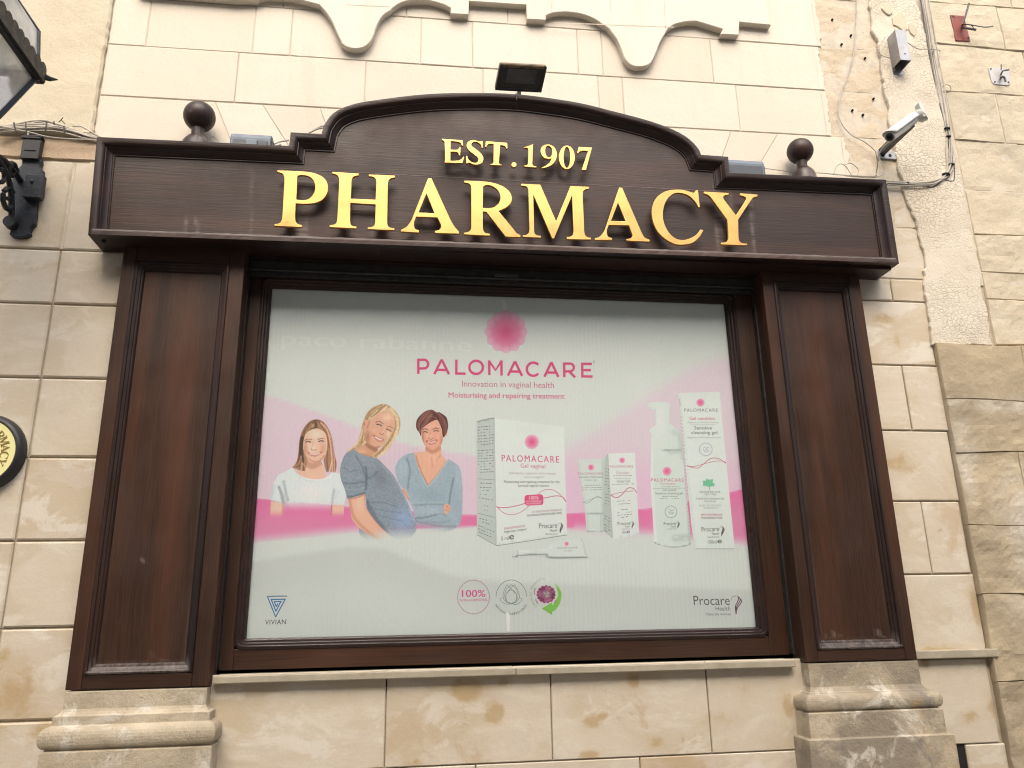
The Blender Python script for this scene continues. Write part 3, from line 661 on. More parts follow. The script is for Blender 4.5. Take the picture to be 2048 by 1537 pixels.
# weathered bottom lip: a sloping drip board laid against the panel
lipz = wline((175, 469), (1799, 527), YF); x0, x1 = FO[-1][0], FO[-2][0]
mb = MB(); nn = 140; vs = []; cl = []
for i in range(nn + 1):
    x = x0 + .014 + (x1 - x0 - .028) * i / nn; z = lipz(x)
    for (dz, y, s) in ((.0, YF - .002, .1), (.016, YF - .003, .25), (.024, YF - .001, .95), (.034, YPN - .001, .8)): vs.append((x, y + random.uniform(-.0006, .0006), z + dz + (random.uniform(-.0012, .0012) if dz > .02 else 0))); cl.append(min(1, s * random.uniform(.5, 1.2)))
fs = [(i * 4 + k, i * 4 + k + 1, i * 4 + 5 + k, i * 4 + 4 + k) for i in range(nn) for k in range(3)]
mb.r = .5; mb.add(vs, fs, cl); mb.r = None
mb.build('drip_lip', M['wood_hl'], fas, 'weathered lower edge of the sign board')
# soffit over the window and underside boards
mb = MB(); zs_ = lambda x: lipz(x) - .001
zso = lipz(.4)
mb.r = .2; mb.box(x0 + .02, x1 - .02, YF + .035, .0, zso - .004, zso + .03)
mb.r = .8; mb.box(-.70, 1.56, .0005, .13, zso - .012, zso + .03); mb.r = None
mb.build('soffit', M['mould_h'], shop)
mb = MB(); p = U(211, 474, YF + .06); mb.lathe((p.x, YF + .05, lipz(p.x) - .004), [(.0, -.004), (.008, -.004), (.008, .01)], (0, 0, 1), 12)
mb.build('bolt_hole', M['dark'], fas)

# gold letters -------------------------------------------------------
ZA, ZB, ZC = (520, 310, 360 / 2048), (860, 260, 360 / 2048), (1180, 340, 360 / 2048)
GL = {
 'P': (ZA, ['195,178 380,185 480,190~ 600,205~ 700,245~ 755,300~ 775,375~ 757,455~ 700,520~ 610,553~ 500,560~ 408,555 400,690 404,750~ 425,785~ 480,802 478,825 163,810 163,790 215,780~ 245,745~ 255,680 275,330 276,265~ 262,225~ 237,208~ 197,198',
            '428,240 480,232~ 560,250~ 610,300~ 628,370~ 610,440~ 565,495~ 500,517~ 410,510']),
 'H': (ZA, ['820,195 1125,215 1122,238 1080,245~ 1052,265~ 1042,310 1032,500 1315,512 1322,320 1317,282~ 1290,255~ 1237,245 1237,225 1535,238 1535,262 1490,270~ 1462,300~ 1455,350 1448,760 1455,808~ 1482,830~ 1530,838 1528,860 1225,848 1225,826 1270,822~ 1300,800~ 1308,760 1315,568 1030,550 1025,740 1032,790~ 1055,812~ 1098,818 1096,840 790,825 790,800 840,795~ 870,770~ 880,700 900,310 893,258~ 868,227~ 820,215']),
 'A': ((680, 0, .3418), ['515,1045 535,1045 645,1285 668,1325~ 697,1358 696,1370 555,1365 555,1353 580,1346~ 591,1328~ 585,1305 570,1275 446,1270 434,1305~ 438,1338~ 463,1350 462,1363 355,1357 357,1346 390,1328~ 418,1290', '505,1135 555,1250 458,1245']),
 'R': (ZB, ['388,580 560,583 700,600~ 820,640~ 900,700~ 932,775~ 915,840~ 860,890~ 780,925 945,1125 985,1175~ 1030,1200 1028,1225 860,1218 640,935 602,932 602,1100 608,1148~ 630,1175~ 683,1185 680,1207 388,1192 388,1172 440,1160~ 465,1130~ 468,1080 468,670 460,632~ 435,610~ 388,602',
            '605,650 640,632~ 705,642~ 770,690~ 800,760~ 785,830~ 730,880~ 660,893~ 600,888']),
 'M': (ZB, ['1035,615 1255,625 1435,1045 1597,640 1810,650 1808,675 1770,682~ 1745,702~ 1738,745 1755,1145 1765,1198~ 1790,1222~ 1830,1230 1830,1252 1555,1245 1557,1222 1600,1215~ 1625,1190~ 1632,1140 1615,750 1412,1237 1388,1237 1175,740 1185,1135 1190,1178~ 1215,1200~ 1262,1208 1260,1230 1057,1220 1057,1200 1100,1195~ 1125,1170~ 1130,1120 1118,695 1108,660~ 1085,645~ 1037,638']),
 'A2': (ZC, ['330,203 365,205 580,700 620,770~ 680,798 678,820 415,808 415,788 460,780~ 482,755~ 475,725 440,635 213,630 192,690~ 196,740~ 212,765~ 252,778 250,802 55,800 57,780 105,765~ 140,730~ 168,685', '317,380 411,588 237,583']),
 'C': (ZC, ['1205,235 1228,235 1250,428 1232,430 1195,365~ 1120,295~ 1020,265~ 940,280~ 870,350~ 835,450~ 832,560~ 860,650~ 910,730~ 980,785~ 1060,800~ 1140,780~ 1210,740~ 1258,680 1290,690 1245,765~ 1170,830~ 1080,853~ 980,850~ 880,805~ 790,730~ 730,630~ 702,510~ 715,400~ 760,315~ 840,255~ 940,228~ 1050,230~ 1130,250~ 1180,265']),
 'Y': (ZC, ['1297,250 1578,265 1575,285 1535,292~ 1515,312~ 1528,345 1660,522 1755,372~ 1775,332~ 1758,308~ 1708,292 1708,270 1905,282 1902,306 1860,318~ 1828,352 1685,570 1690,770 1700,813~ 1730,835~ 1787,842 1785,862 1492,852 1493,830 1540,825~ 1570,800~ 1575,760 1560,570 1378,322 1345,290~ 1297,272']),
 'E': (ZB, ['135,103 372,120 378,185 362,182 345,152~ 310,138~ 235,130 233,225 300,228~ 325,215~ 335,198 348,198 345,295 330,293 320,265~ 295,253~ 233,251 232,350 255,354~ 320,350~ 355,335~ 378,305 390,308 370,382 165,375 163,360 170,345~ 165,150 158,130~ 135,118']),
 'S': (ZB, ['600,128 602,208 588,210 575,170~ 535,143~ 495,142~ 472,165~ 480,190~ 530,225~ 585,275~ 608,325~ 595,375~ 545,398~ 490,395~ 450,377~ 425,384 412,385 410,298 424,298 440,340~ 480,370~ 525,375~ 548,350~ 540,318~ 490,275~ 440,235~ 415,190~ 425,145~ 470,120~ 520,122~ 560,134~ 585,128']),
 'T': (ZB, ['635,130 878,150 882,215 865,215 850,187~ 800,175 785,370 792,390~ 815,398 812,408 688,402 688,391 712,385~ 722,365 722,165 680,162~ 655,172~ 640,200 625,198']),
 '.': (ZB, [' '.join('%f,%f~' % (955 + 30 * math.cos(t * math.pi / 8), 398 + 29 * math.sin(t * math.pi / 8)) for t in range(16))]),
 '1': (ZB, ['1172,163 1165,385 1175,408~ 1212,418 1210,432 1070,420 1072,408 1103,402~ 1115,380 1118,230 1112,213~ 1095,206~ 1072,212 1072,200 1130,181~']),
 '9': (ZB, ['1350,168~ 1410,195~ 1442,255~ 1440,320~ 1405,385~ 1340,425~ 1275,440 1270,430 1320,405~ 1362,370~ 1382,326 1350,335~ 1290,315~ 1258,260~ 1265,205~ 1300,175~', '1345,183~ 1320,200~ 1312,240~ 1322,290~ 1350,312~ 1378,300~ 1388,260~ 1380,210~']),
 '0': (ZB, [' '.join('%f,%f~' % (1557 + 92 * math.cos(t * math.pi / 8), 315 + 135 * math.sin(t * math.pi / 8)) for t in range(16)), ' '.join('%f,%f~' % (1557 + 36 * math.cos(t * math.pi / 8), 315 + 118 * math.sin(t * math.pi / 8)) for t in range(16))]),
 '7': (ZB, ['1690,195 1843,203 1840,216 1775,462 1722,458 1795,245 1740,240~ 1705,250~ 1685,272 1672,268']),
}
OUT = {}
def glyph_mesh(name, polys, y, depth, bev=.0012):
    cu = bpy.data.curves.new(name, 'CURVE'); cu.dimensions = '2D'; cu.fill_mode = 'BOTH'; cu.extrude = depth / 2; cu.bevel_depth = bev; cu.bevel_resolution = 1; cu.offset = -bev
    for pg in polys:
        sp = cu.splines.new('POLY'); sp.points.add(len(pg) - 1); sp.use_cyclic_u = True
        for q, (a, b) in zip(sp.points, pg): q.co = (a, b, 0, 1)
    o = bpy.data.objects.new(name, cu); C.objects.link(o); dg = bpy.context.evaluated_depsgraph_get(); dg.update()
    me = bpy.data.meshes.new_from_object(o.evaluated_get(dg)); bpy.data.objects.remove(o); bpy.data.curves.remove(cu)
    for v in me.vertices: v.co = (v.co.x, y + depth / 2 - v.co.z, v.co.y)
    for a in ('rnd',):
        at = me.attributes.new(a, 'FLOAT', 'FACE'); r = random.random(); at.data.foreach_set('value', [r] * len(me.polygons))
    bm = bmesh.new(); bm.from_mesh(me); bmesh.ops.recalc_face_normals(bm, faces=bm.faces); bm.to_mesh(me); bm.free(); return me
for k, (T, polys) in GL.items():
    OUT[k] = []
    for s in polys:
        OUT[k].append([(U(a, b, YL).x, U(a, b, YL).z) for a, b in path(s, T)])
    me = glyph_mesh('letter', OUT[k], YL, .010); me.materials.clear(); me.materials.append(M['gold'])
    big = k in ('P', 'H', 'A', 'R', 'M', 'A2', 'C', 'Y')
    lo = link('letter', me, fas, 'gold %s %s' % ('letter ' + k[0] if k[0].isalpha() else {'.': 'full stop'}.get(k, 'numeral ' + k), 'of the large lower word' if big else 'of the small upper line'))
    c = [np.mean([p[i] for p in OUT[k][0]]) for i in (0, 1)]
    mb = MB()                                # two stand-off pegs per letter
    xs_ = [p[0] for p in OUT[k][0]]; zs2 = [p[1] for p in OUT[k][0]]
# pilasters ----------------------------------------------------------
def board(mb, x0, x1, z0, z1, y, th, r):
    mb.r = r; mb.box(x0, x1, y, y + th, z0, z1); mb.r = None
def pilaster(X0, X1, Z0, Z1, mo, label, drip):
    """mo = outer rectangle of the moulding x0,x1,z0,z1 on the face"""
    a0, a1, b0, b1 = mo; g = .0006
    mb = MB(); board(mb, X0 + .001, X1 - .001, Z0 + .001, Z1 - .001, YP + .03, .08, random.random())
    o = mb.build('pilaster', M['wood_v'], shop, label)
    for q0_, q1_ in ((X0, a0), (a1, X1)):
        mb = MB(); board(mb, q0_, q1_, Z0, Z1, YP, .111, random.random()); mb.build('stile', M['wood_v'], o, bevel=.0025)
    for q0_, q1_ in ((Z0, b0), (b1, Z1)):
        mb = MB(); board(mb, a0 + g, a1 - g, q0_, q1_, YP + .0008, .0285, random.random()); mb.build('rail', M['wood_b'], o, bevel=.0025)
    R = [(a0, b0), (a1, b0), (a1, b1), (a0, b1)]
    pr = [(0, .001), (.002, -.003), (.007, -.0045), (.012, -.002), (.013, .004), (.018, .006), (.023, .009), (.024, .013), (.029, .014), (.033, .019), (.034, .026)]
    def dens(q, k=40): return [(a[0] + (b[0] - a[0]) * i / k, a[1] + (b[1] - a[1]) * i / k) for a, b in zip(q, q[1:] + q[:1]) for i in range(k)]
    mb = MB(); mb.r = random.random(); rings(mb, [(dens(offset(R, d) if d else R), YP + y) for d, y in pr], False, False); mb.r = None
    # weathering on the bottom moulding
    for i, v in enumerate(mb.v): mb.col[i] = random.uniform(.25, .6) if v[2] < b0 + .036 and a0 + .012 < v[0] < a1 - .012 else 0
    mb.build('panel_moulding', M['mould'], o, smooth=True)
    q = offset(R, .034); mb = MB(); mb.r = random.random()
    def sn(x, z):
        s = 0
        for sx, sz, l in drip:
            if abs(x - sx) < .004 and 0 < z - sz < l: s = .45
        if z < q[0][1] + .012: s = max(s, .12)
        return s
    flat_panel(mb, q, YP + .024, .014, sn)
    mb.build('panel', M['wood_v'], o)
    return o
zbL = (U(130, 1380, YP).z + U(417, 1374, YP).z) / 2; X0, X1 = (U(247, 500, YP).x + U(130, 1380, YP).x) / 2, (U(490, 515, YP).x + U(417, 1375, YP).x) / 2
mo = ((U(272, 522, YP).x + U(164, 1354, YP).x) / 2, (U(460, 529, YP).x + U(385, 1342, YP).x) / 2, (U(164, 1354, YP).z + U(385, 1342, YP).z) / 2, (U(272, 522, YP).z + U(460, 529, YP).z) / 2)
pd_ = U(265, 1310, YP)
pilaster(X0, X1, zbL, zso - .004, mo, 'left panelled pilaster', [(U(300, 1318, YP).x, U(300, 1325, YP).z, .03), (U(283, 1120, YP).x, U(283, 1123, YP).z, .015)])
zbR = (U(1615, 1328, YP).z + U(1833, 1316, YP).z) / 2; X2, X3 = (U(1521, 548, YP).x + U(1615, 1328, YP).x) / 2, (U(1719, 555, YP).x + U(1833, 1316, YP).x) / 2
mo = ((U(1545, 563, YP).x + U(1635, 1303, YP).x) / 2, (U(1698, 568, YP).x + U(1811, 1294, YP).x) / 2, (U(1635, 1303, YP).z + U(1811, 1294, YP).z) / 2, (U(1545, 563, YP).z + U(1698, 568, YP).z) / 2)
dr = []
for a, b, l in ((1656, 1283, .05), (1670, 1282, .07), (1673, 1240, .09), (1682, 1280, .04), (1714, 1283, .03), (1752, 1282, .05), (1757, 1280, .07), (1764, 1279, .05)):
    p = U(a, b, YP + .02); dr.append((p.x, p.z, l * .6))
pilaster(X2, X3, zbR, zso - .004, mo, 'right panelled pilaster', dr)
# window frame -------------------------------------------------------
zs_in0, zs_in1 = U(1000, 1265, .10).z, U(1000, 594, .10).z; xi0, xi1 = (U(545, 579, .10).x + U(493, 1278, .10).x) / 2, (U(1447, 610, .10).x + U(1511, 1255, .10).x) / 2
zi0 = (U(493, 1278, .10).z + U(1511, 1255, .10).z) / 2; zi1 = (U(545, 579, .10).z + U(1447, 610, .10).z) / 2
MW = .034
ox0, ox1 = U(437, 1340, YW).x, U(1580, 1312, YW).x; oz0, oz1 = (U(437, 1340, YW).z + U(1580, 1312, YW).z) / 2, zso - .012
mb = MB(); mb.r = .4
rings(mb, [([(a, c_), (b, c_), (b, d), (a, d)], YW + .034) for a, b, c_, d in ((ox0 + .002, ox1 - .002, oz0 + .002, oz1 - .002), (xi0 + .0005, xi1 - .0005, zi0 + .0005, zi1 - .0005))] + [([(xi0 + .0005, zi0 + .0005), (xi1 - .0005, zi0 + .0005), (xi1 - .0005, zi1 - .0005), (xi0 + .0005, zi1 - .0005)], YW + .0351)], False, False)
wf = mb.build('window_frame', M['mould_h'], shop)
for q0_, q1_, r_ in ((ox0, xi0 - MW, .11), (xi1 + MW, ox1, .83)):
    mb = MB(); board(mb, q0_, q1_, oz0, oz1, YW, .033, r_); mb.build('stile', M['wood_v'], wf, bevel=.002)
for q0_, q1_, r_ in ((oz0, zi0 - MW, .37), (zi1 + MW, oz1, .57)):
    mb = MB(); board(mb, xi0 - MW + .0006, xi1 + MW - .0006, q0_, q1_, YW + .0006, .032, r_); mb.build('rail', M['wood_b'], wf, bevel=.002)
def rrect(x0, x1, z0, z1, r, n=8):
    out = []
    for cx_, cz_, a in ((x1 - r, z0 + r, -90), (x1 - r, z1 - r, 0), (x0 + r, z1 - r, 90), (x0 + r, z0 + r, 180)):
        for k in range(n + 1): t = R_(a + 90 * k / n); out.append((cx_ + r * math.cos(t), cz_ + r * math.sin(t)))
    return out
lp = []
for d, y in ((-.003, -.002), (0, -.004), (.008, -.004), (.011, .002), (.012, .006), (.018, .007), (.021, .012), (.022, .017), (.028, .018), (.033, .026), (.034, .036)):
    lp.append((rrect(xi0 - MW + d, xi1 + MW - d, zi0 - MW + d, zi1 + MW - d, max(.030 - d * .85, .001)), YW + y))
mb = MB(); mb.r = .45; rings(mb, lp, False, False); mb.r = None
mb.build('glazing_bead', M['mould_h'], wf, smooth=True)
mb = MB(); mb.box(xi0 - .01, xi1 + .01, YW + .0352, YW + .0368, zi0 - .01, zi1 + .01); mb.build('glass_pane', M['glass'], wf)
# black painted-shade strips in the jamb gaps, guide rails and the roller rail above
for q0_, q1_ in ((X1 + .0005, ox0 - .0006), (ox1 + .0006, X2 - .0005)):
    mb = MB(); mb.box(q0_, q1_, .0625, .13, zs_in0 - .1, zso - .012); mb.build('gap_shade', M['dark'], shop)
for x, s in ((ox1 + .004, 1), (ox0 - .010, -1)):
    mb = MB(); mb.box(x - .001, x + .007, .036, .062, oz0 + .004, zso - .05)
    if s > 0: mb.box(x + .011, x + .016, .02, .06, oz0 + .004, zso - .06)
    mb.build('guide_rail', M['rail'], shop, bevel=.001)
mb = MB(); zr0, zr1 = U(1000, 566, .03).z, U(1000, 541, .03).z
mb.box(X1 + .002, X2 - .002, .028, .055, zr0 + .022, zso - .013); mb.box(X1 + .004, X2 - .004, .036, .057, zr0 - .004, zr0 + .014)
mb.lathe((X1 + .003, .030, zr0 + .020), [(.007, 0), (.007, X2 - X1 - .006)], (1, 0, 0), 10)
mb.build('shutter_rail', M['rail'], shop, bevel=.0015)
mb = MB(); a, b = U(990, 548, .024), U(1037, 556, .024); mb.box(a.x, b.x, .020, .030, b.z, a.z); mb.lathe((b.x - .02, .019, (a.z + b.z) / 2), [(.004, 0), (.004, .004)], (0, 1, 0), 8)
mb.build('latch_plate', M['greyd'], shop, bevel=.001)
# ball finials
def finial(px, py, rpx, zt_px, yc, label):
    c = U(px, py, yc); r = rpx * (DW + yc) / FPX * 1.02
    z0 = FO[0][1] if px < 900 else FO[-3][1]
    h = c.z - z0; rn = r * .40
    pr = [(0, 0), (r * 1.0, 0), (r * .96, r * .05), (r * .92, (h - r * 2.1) * .6), (r * .84, h - r * 2.0), (r * .70, h - r * 1.78), (r * .54, h - r * 1.58), (r * .46, h - r * 1.52), (rn, h - r * 1.48), (rn, h - r * .93)]
    pr += [(r * .50, h - r * .865), (r * .54, h - r * .84)] + [(r * math.sin(t), h - r * math.cos(t)) for t in np.linspace(.60, math.pi, 22)]
    mb = MB(); mb.r = random.random(); mb.lathe((c.x, yc, z0), pr, (0, 0, 1), 40); mb.r = None
    for i, v in enumerate(mb.v):
        mb.col[i] = .8 if v[2] > c.z + r * .72 and v[0] > c.x + r * .1 else (.5 if v[2] < c.z - r * 1.15 and v[0] > c.x else 0)
    o = mb.build('finial', M['ball'], shop, label, smooth=True); return o
finial(399, 234, 33, 284, -.080, 'left turned ball finial'); finial(1600, 303, 30.5, 350, -.080, 'right turned ball finial')

# ------------------------------------------------------------------ fittings on and around the sign
fl = thing('floodlight', 'small black floodlight with a rusty upper edge standing on top of the arched sign', 'floodlight', tuple(U(1040, 190, -.12)))
yb_, yt_ = -.13, -.215
q = [U(1000, 128.5, yt_), U(1094, 133, yt_), U(1078, 186, yb_), U(994, 181, yb_)]
ctr = sum(q, Vector()) / 4; ax = ((q[1] - q[0]) + (q[2] - q[3])).normalized(); up_ = ((q[0] - q[3]) + (q[1] - q[2])).normalized(); nf = ax.cross(up_).normalized()
if nf.z > 0: nf = -nf
hw, hh = (q[1] - q[0]).length / 2, (q[0] - q[3]).length / 2
mb = MB(); mb.obox(ctr - nf * .018, ax, up_, nf, hw, hh, .018); mb.build('housing', M['blackp'], fl, bevel=.006)
mb = MB()
for i in range(7): mb.obox(ctr - nf * .045 + ax * (hw * .8 * (i - 3) / 3), ax, up_, nf, .002, hh * .8, .012)
mb.build('cooling_fins', M['blackp'], fl)
mb = MB()
for s in (-1, 1): mb.obox(ctr + ax * s * (hw - .006) + nf * .003, ax, up_, nf, .006, hh - .0005, .004)
for s in (-1,): mb.obox(ctr + up_ * s * (hh - .006) + nf * .003, ax, up_, nf, hw - .0125, .006, .0038)
mb.build('front_bezel', M['blackp'], fl, bevel=.002)
mb = MB(); mb.obox(ctr + up_ * (hh - .005) + nf * .0035, ax, up_, nf, hw - .0124, .0058, .0046); mb.obox(ctr + up_ * (hh + .0015) - nf * .010, ax, up_, nf, hw - .004, .002, .014); mb.build('rusty_rim', M['rust'], fl, bevel=.001)
mb = MB(); mb.obox(ctr + nf * .0008, ax, up_, nf, hw - .0125, hh - .0125, .001); mb.build('lamp_glass', M['lens'], fl)
mb = MB(); mb.obox(ctr + up_ * .012 + nf * .0022, ax, up_, nf, hw * .62, hh * .5, .0006); mb.obox(ctr + up_ * (.012 - hh * .56) + nf * .0024, ax, up_, nf, hw * .64, .0022, .0008); mb.build('reflector', M['greyd'], fl)
mb = MB(); b0 = U(1036, 186, -.125); zt0 = U(1036, 189, YF).z - .01
mb.box(b0.x - .004, b0.x + .013, -.135, -.115, zt0, b0.z + .004); mb.box(b0.x - .022, b0.x + .026, -.142, -.105, zt0 - .002, zt0 + .006); mb.build('stand', M['black'], fl, bevel=.001)
mb = MB(); mb.tube([U(1032, 186, -.152), U(1033, 200, -.156), U(1033, 222, -.128)], .0018, 6); mb.build('cord', M['tie'], fl)

def box_lamp(quad, y, dep, label, latch):
    a, b, c, d = quad; P = [U(*a, y), U(*b, y), U(*c, y), U(*d, y)]
    o = thing('box_floodlight', label, 'floodlight', tuple((P[2] + P[3]) / 2), 'blue grey floodlights lying behind the sign board')
    x0, x1 = P[3].x, P[2].x; z0 = min(P[2].z, P[3].z) - .05; z1 = (P[0].z + P[1].z) / 2; h = z1 - z0
    pr = [(y, z0), (y, z1 - .030), (y + .006, z1 - .014), (y + .018, z1 - .004), (y + .035, z1), (y + dep, z1 - .012), (y + dep, z0)]
    mb = MB(); vs = [(x, yy, zz) for x in (x0, x1) for yy, zz in pr]; m = len(pr)
    mb.add(vs, [(k, (k + 1) % m, m + (k + 1) % m, m + k) for k in range(m)] + [tuple(range(m)), tuple(range(m, 2 * m))])
    mb.build('lamp_body', M['blue'], o, bevel=.004)
    mb = MB(); mb.box(x0 + .012, x1 - .012, y - .004, y + .004, z0, z1 - .042); mb.box(x1 - .001, x1 + .008, y + .012, y + dep - .006, z0, z1 - .03); mb.build('back_cover', M['bluedark'], o, bevel=.002)
    if latch:
        xm_ = (x0 + x1) / 2 + .004; mb = MB(); mb.box(xm_ - .022, xm_ + .026, y - .012, y - .0035, z1 - .075, z1 - .045); mb.build('latch', M['blue'], o, bevel=.004)
    return o
box_lamp(((462, 264), (539, 262), (541, 288), (459, 288)), -.09, .07, 'blue grey box floodlight lying behind the sign board beside the left ball finial', True)
box_lamp(((1462, 315), (1512, 316), (1530, 342), (1452, 342)), -.075, .07, 'blue grey box floodlight peeping out behind the right step of the sign board', False)

# security camera ------------------------------------------------------
sp = U(1772, 311, 0)
cm = thing('security_camera', 'white bullet security camera on a grey arm beside the crackled plaster strip', 'security camera', (sp.x, 0, sp.z))
mb = MB(); a, b = U(1752, 301, -.006), U(1797, 320, -.006); mb.box(a.x, b.x, -.008, .004, b.z, a.z); cmp_ = mb.build('wall_plate', M['grey'], cm, bevel=.003)
mb = MB()
for x_, z_ in ((1766, 311), (1780, 311.5)): p = U(x_, z_, -.008); mb.lathe((p.x, -.0095, p.z), [(0, 0), (.008, 0), (.008, .004)], (0, 1, 0), 14)
mb.build('bolt_hole', M['dark'], cmp_)
A0 = U(1762, 306, 0); A1 = Vector((A0.x + .004, -.235, A0.z + .004))
mb = MB(); mb.obox((A0 + A1) / 2, (A1 - A0), (1, 0, 0), (A1 - A0).cross(Vector((1, 0, 0))), (A1 - A0).length / 2, .014, .016); mb.build('arm', M['greyd'], cm, bevel=.002)
Rr = U(1826, 240, -.215); Ln = U(1780, 274, -.262); dd = (Ln - Rr).normalized(); L_ = (Ln - Rr).length
dcam = (dd + Vector((-.25, -.25, -.1))).normalized()
mb = MB(); mb.lathe(Rr, [(0, -.004), (.018, -.004), (.023, 0), (.023, L_ - .012), (.0245, L_ - .010), (.0245, L_ + .003), (.0205, L_ + .004)], dd, 28); mb.build('camera_body', M['white'], cm, smooth=True)
mb = MB(); mb.lathe(Ln, [(.0190, .0042), (.0185, .0062), (.0, .0062)], dd, 28); mb.build('lens', M['greyd'], cm, smooth=True)
mb = MB(); mb.lathe(Ln, [(.0115, .006), (.0105, .0085), (.0, .0090)], dd, 24); mb.build('lens_glass', M['lens'], cm, smooth=True)
# sunshield: half tube over the body
upv = Vector((-.45, -.35, 1)).normalized(); sx = dd.cross(upv).normalized(); su = sx.cross(dd).normalized()
mb = MB(); vs = []; ns = 14; nl = 6
for j in range(nl + 1):
    h = -.006 + (L_ + .022) * j / nl
    for k in range(ns + 1):
        t = math.pi * (.06 + .88 * k / ns)
        rr = .0305
        drop = (.016 * (1 - math.sin(t)) * (j / nl) if j == nl else 0)
        vs.append(Rr + dd * (h - drop * 1.6) + sx * (rr * 1.08 * math.cos(t)) + su * (rr * (math.sin(t) * 1.0 + .06)))
mb.add(vs, [(j * (ns + 1) + k, j * (ns + 1) + k + 1, (j + 1) * (ns + 1) + k + 1, (j + 1) * (ns + 1) + k) for j in range(nl) for k in range(ns)])
ss = mb.build('sunshield', M['white'], cm, smooth='all'); md = ss.modifiers.new('t', 'SOLIDIFY'); md.thickness = .0022
# mount: swivel and dirty round base at the arm's end
mb = MB(); E_ = Vector((A1.x + .018, A1.y - .006, A1.z + .010)); mb.lathe(Rr - dd * .030, [(0, 0), (.009, 0), (.011, .01), (.011, .03)], dd, 16); mb.obox(Rr - dd * .016 + su * .012, dd, sx, su, .016, .010, .010); mb.build('swivel', M['white'], cm, smooth=True)
md_ = (Vector((.62, -.60, .42))).normalized(); mb = MB(); mb.lathe(Rr - dd * .030 + Vector((.010, -.006, -.002)), [(0, -.012), (.020, -.012), (.030, -.002), (.034, .012), (.034, .022), (.0, .022)], md_, 26); mb.build('mount_base', M['white'], cm, smooth=True)
mb = MB(); bk = U(1842, 226, -.235); mb.obox(bk + Vector((0, 0, .008)), (1, 0, .2), (0, 1, 0), (-.2, 0, 1), .010, .016, .038); mb.build('end_plate', M['white'], cm, bevel=.004)
cable = lambda pts, r, n=6: None
def cab(mb, s, y, r, n=6, T=(0, 0, 1)):
    pts = line(s, T, n); ys = y if isinstance(y, (list, tuple)) else [y, y]
    mb.tube([U(a, b, ys[0] + (ys[1] - ys[0]) * i / max(len(pts) - 1, 1)) for i, (a, b) in enumerate(pts)], r, 7)
mb = MB(); cab(mb, '1777,285 1765,296 1757,312 1755,330 1753,345', [-.13, -.02], .0022); cab(mb, '1753,345 1752,352', -.02, .0045)
mb.build('lead', M['cable'], cm, smooth=True)

# metal box ------------------------------------------------------------
Z6 = (1750, 30, 150 / 1537)
bp = U(1795, 120, 0); jb = thing('metal_box', 'open bottomed dull metal box fixed high on the plaster strip', 'metal box', (bp.x, 0, bp.z))
yf_ = -.085
a = U(Z6[0] + 525 * Z6[2], Z6[1] + 920 * Z6[2], yf_); b = U(Z6[0] + 745 * Z6[2], Z6[1] + 930 * Z6[2], yf_); tz = U(Z6[0] + 430 * Z6[2], Z6[1] + 300 * Z6[2], yf_).z; bz = a.z
mb = MB(); t_ = .0018
mb.box(a.x, a.x + t_, yf_, -.004, bz, tz); mb.box(b.x - t_, b.x, yf_, -.004, bz, tz); mb.box(a.x + t_, b.x - t_, yf_ + .0002, yf_ + t_, bz, tz - .0002); mb.box(a.x + t_, b.x - t_, yf_ + t_, -.004, tz - t_, tz - .0002)
bx = mb.build('case', M['grey'], jb, bevel=.0007)
mb = MB(); mb.box(a.x + .001, b.x - .001, -.0155, -.0135, bz - .03, tz + .018); mb.build('back_plate', M['grey'], jb)
mb = MB(); p = U(Z6[0] + 615 * Z6[2], Z6[1] + 800 * Z6[2], yf_); mb.lathe((p.x, yf_ - .0006, p.z), [(0, 0), (.004, 0), (.004, .001)], (0, 1, 0), 12); mb.build('screw_hole', M['dark'], jb)
mb = MB(); cab(mb, '215,450 110,620 85,760 150,840 300,885 370,940 395,1060 400,1150', [-.06, -.02], .0022, 6, Z6); mb.build('lead', M['cable'], jb, smooth=True)
mb = MB(); cab(mb, '430,230 480,270 545,450 680,580 880,695 1080,705 1240,715 1330,745 1320,900 1300,1080', [-.05, -.02], .0022, 6, Z6); mb.build('lead', M['cable'], jb, smooth=True)

# old iron plates on the neighbouring wall ------------------------------
Z7 = (1880, 0, 168 / 1359)
def z7(x, y, d): return U(Z7[0] + x * Z7[2], Z7[1] + y * Z7[2], d)
p = z7(330, 440, 0); rp = thing('wall_bracket', 'faded red square plate with bent rusty bars on the old stone wall', 'bracket', tuple(p))
pg = [z7(x, y, -.006) for x, y in ((168, 243), (390, 262), (490, 668), (260, 655))]
mb = MB(); mb.add([tuple(v) for v in pg] + [(v.x, .012, v.z) for v in pg], [(0, 1, 2, 3), (0, 4, 5, 1), (1, 5, 6, 2), (2, 6, 7, 3), (3, 7, 4, 0)]); mb.build('plate', M['red'], rp, bevel=.001)
mb = MB()
for x, y in ((215, 270), (460, 615)): q_ = z7(x, y, -.006); mb.lathe((q_.x, -.010, q_.z), [(0, 0), (.006, 0), (.006, .005)], (0, 1, 0), 8)
mb.build('bolt', M['greyd'], rp)
mb = MB(); mb.tube([z7(365, 400, -.004), z7(372, 385, -.05), z7(415, 250, -.05), z7(470, 60, -.05)], .0048, 8); mb.tube([z7(350, 440, -.003), z7(400, 455, -.04), z7(585, 487, -.06)], .0058, 8)
mb.tube([z7(x, y, d) for x, y, d in ((370, 400, -.02), (450, 398, -.05), (600, 425, -.06), (720, 445, -.06), (800, 440, -.07), (862, 425, -.07))], .0028, 7); mb.tube([z7(500, 405, -.05), z7(530, 440, -.05), z7(560, 470, -.055)], .0022, 6); mb.build('bar', M['greyd'], rp, smooth=True)
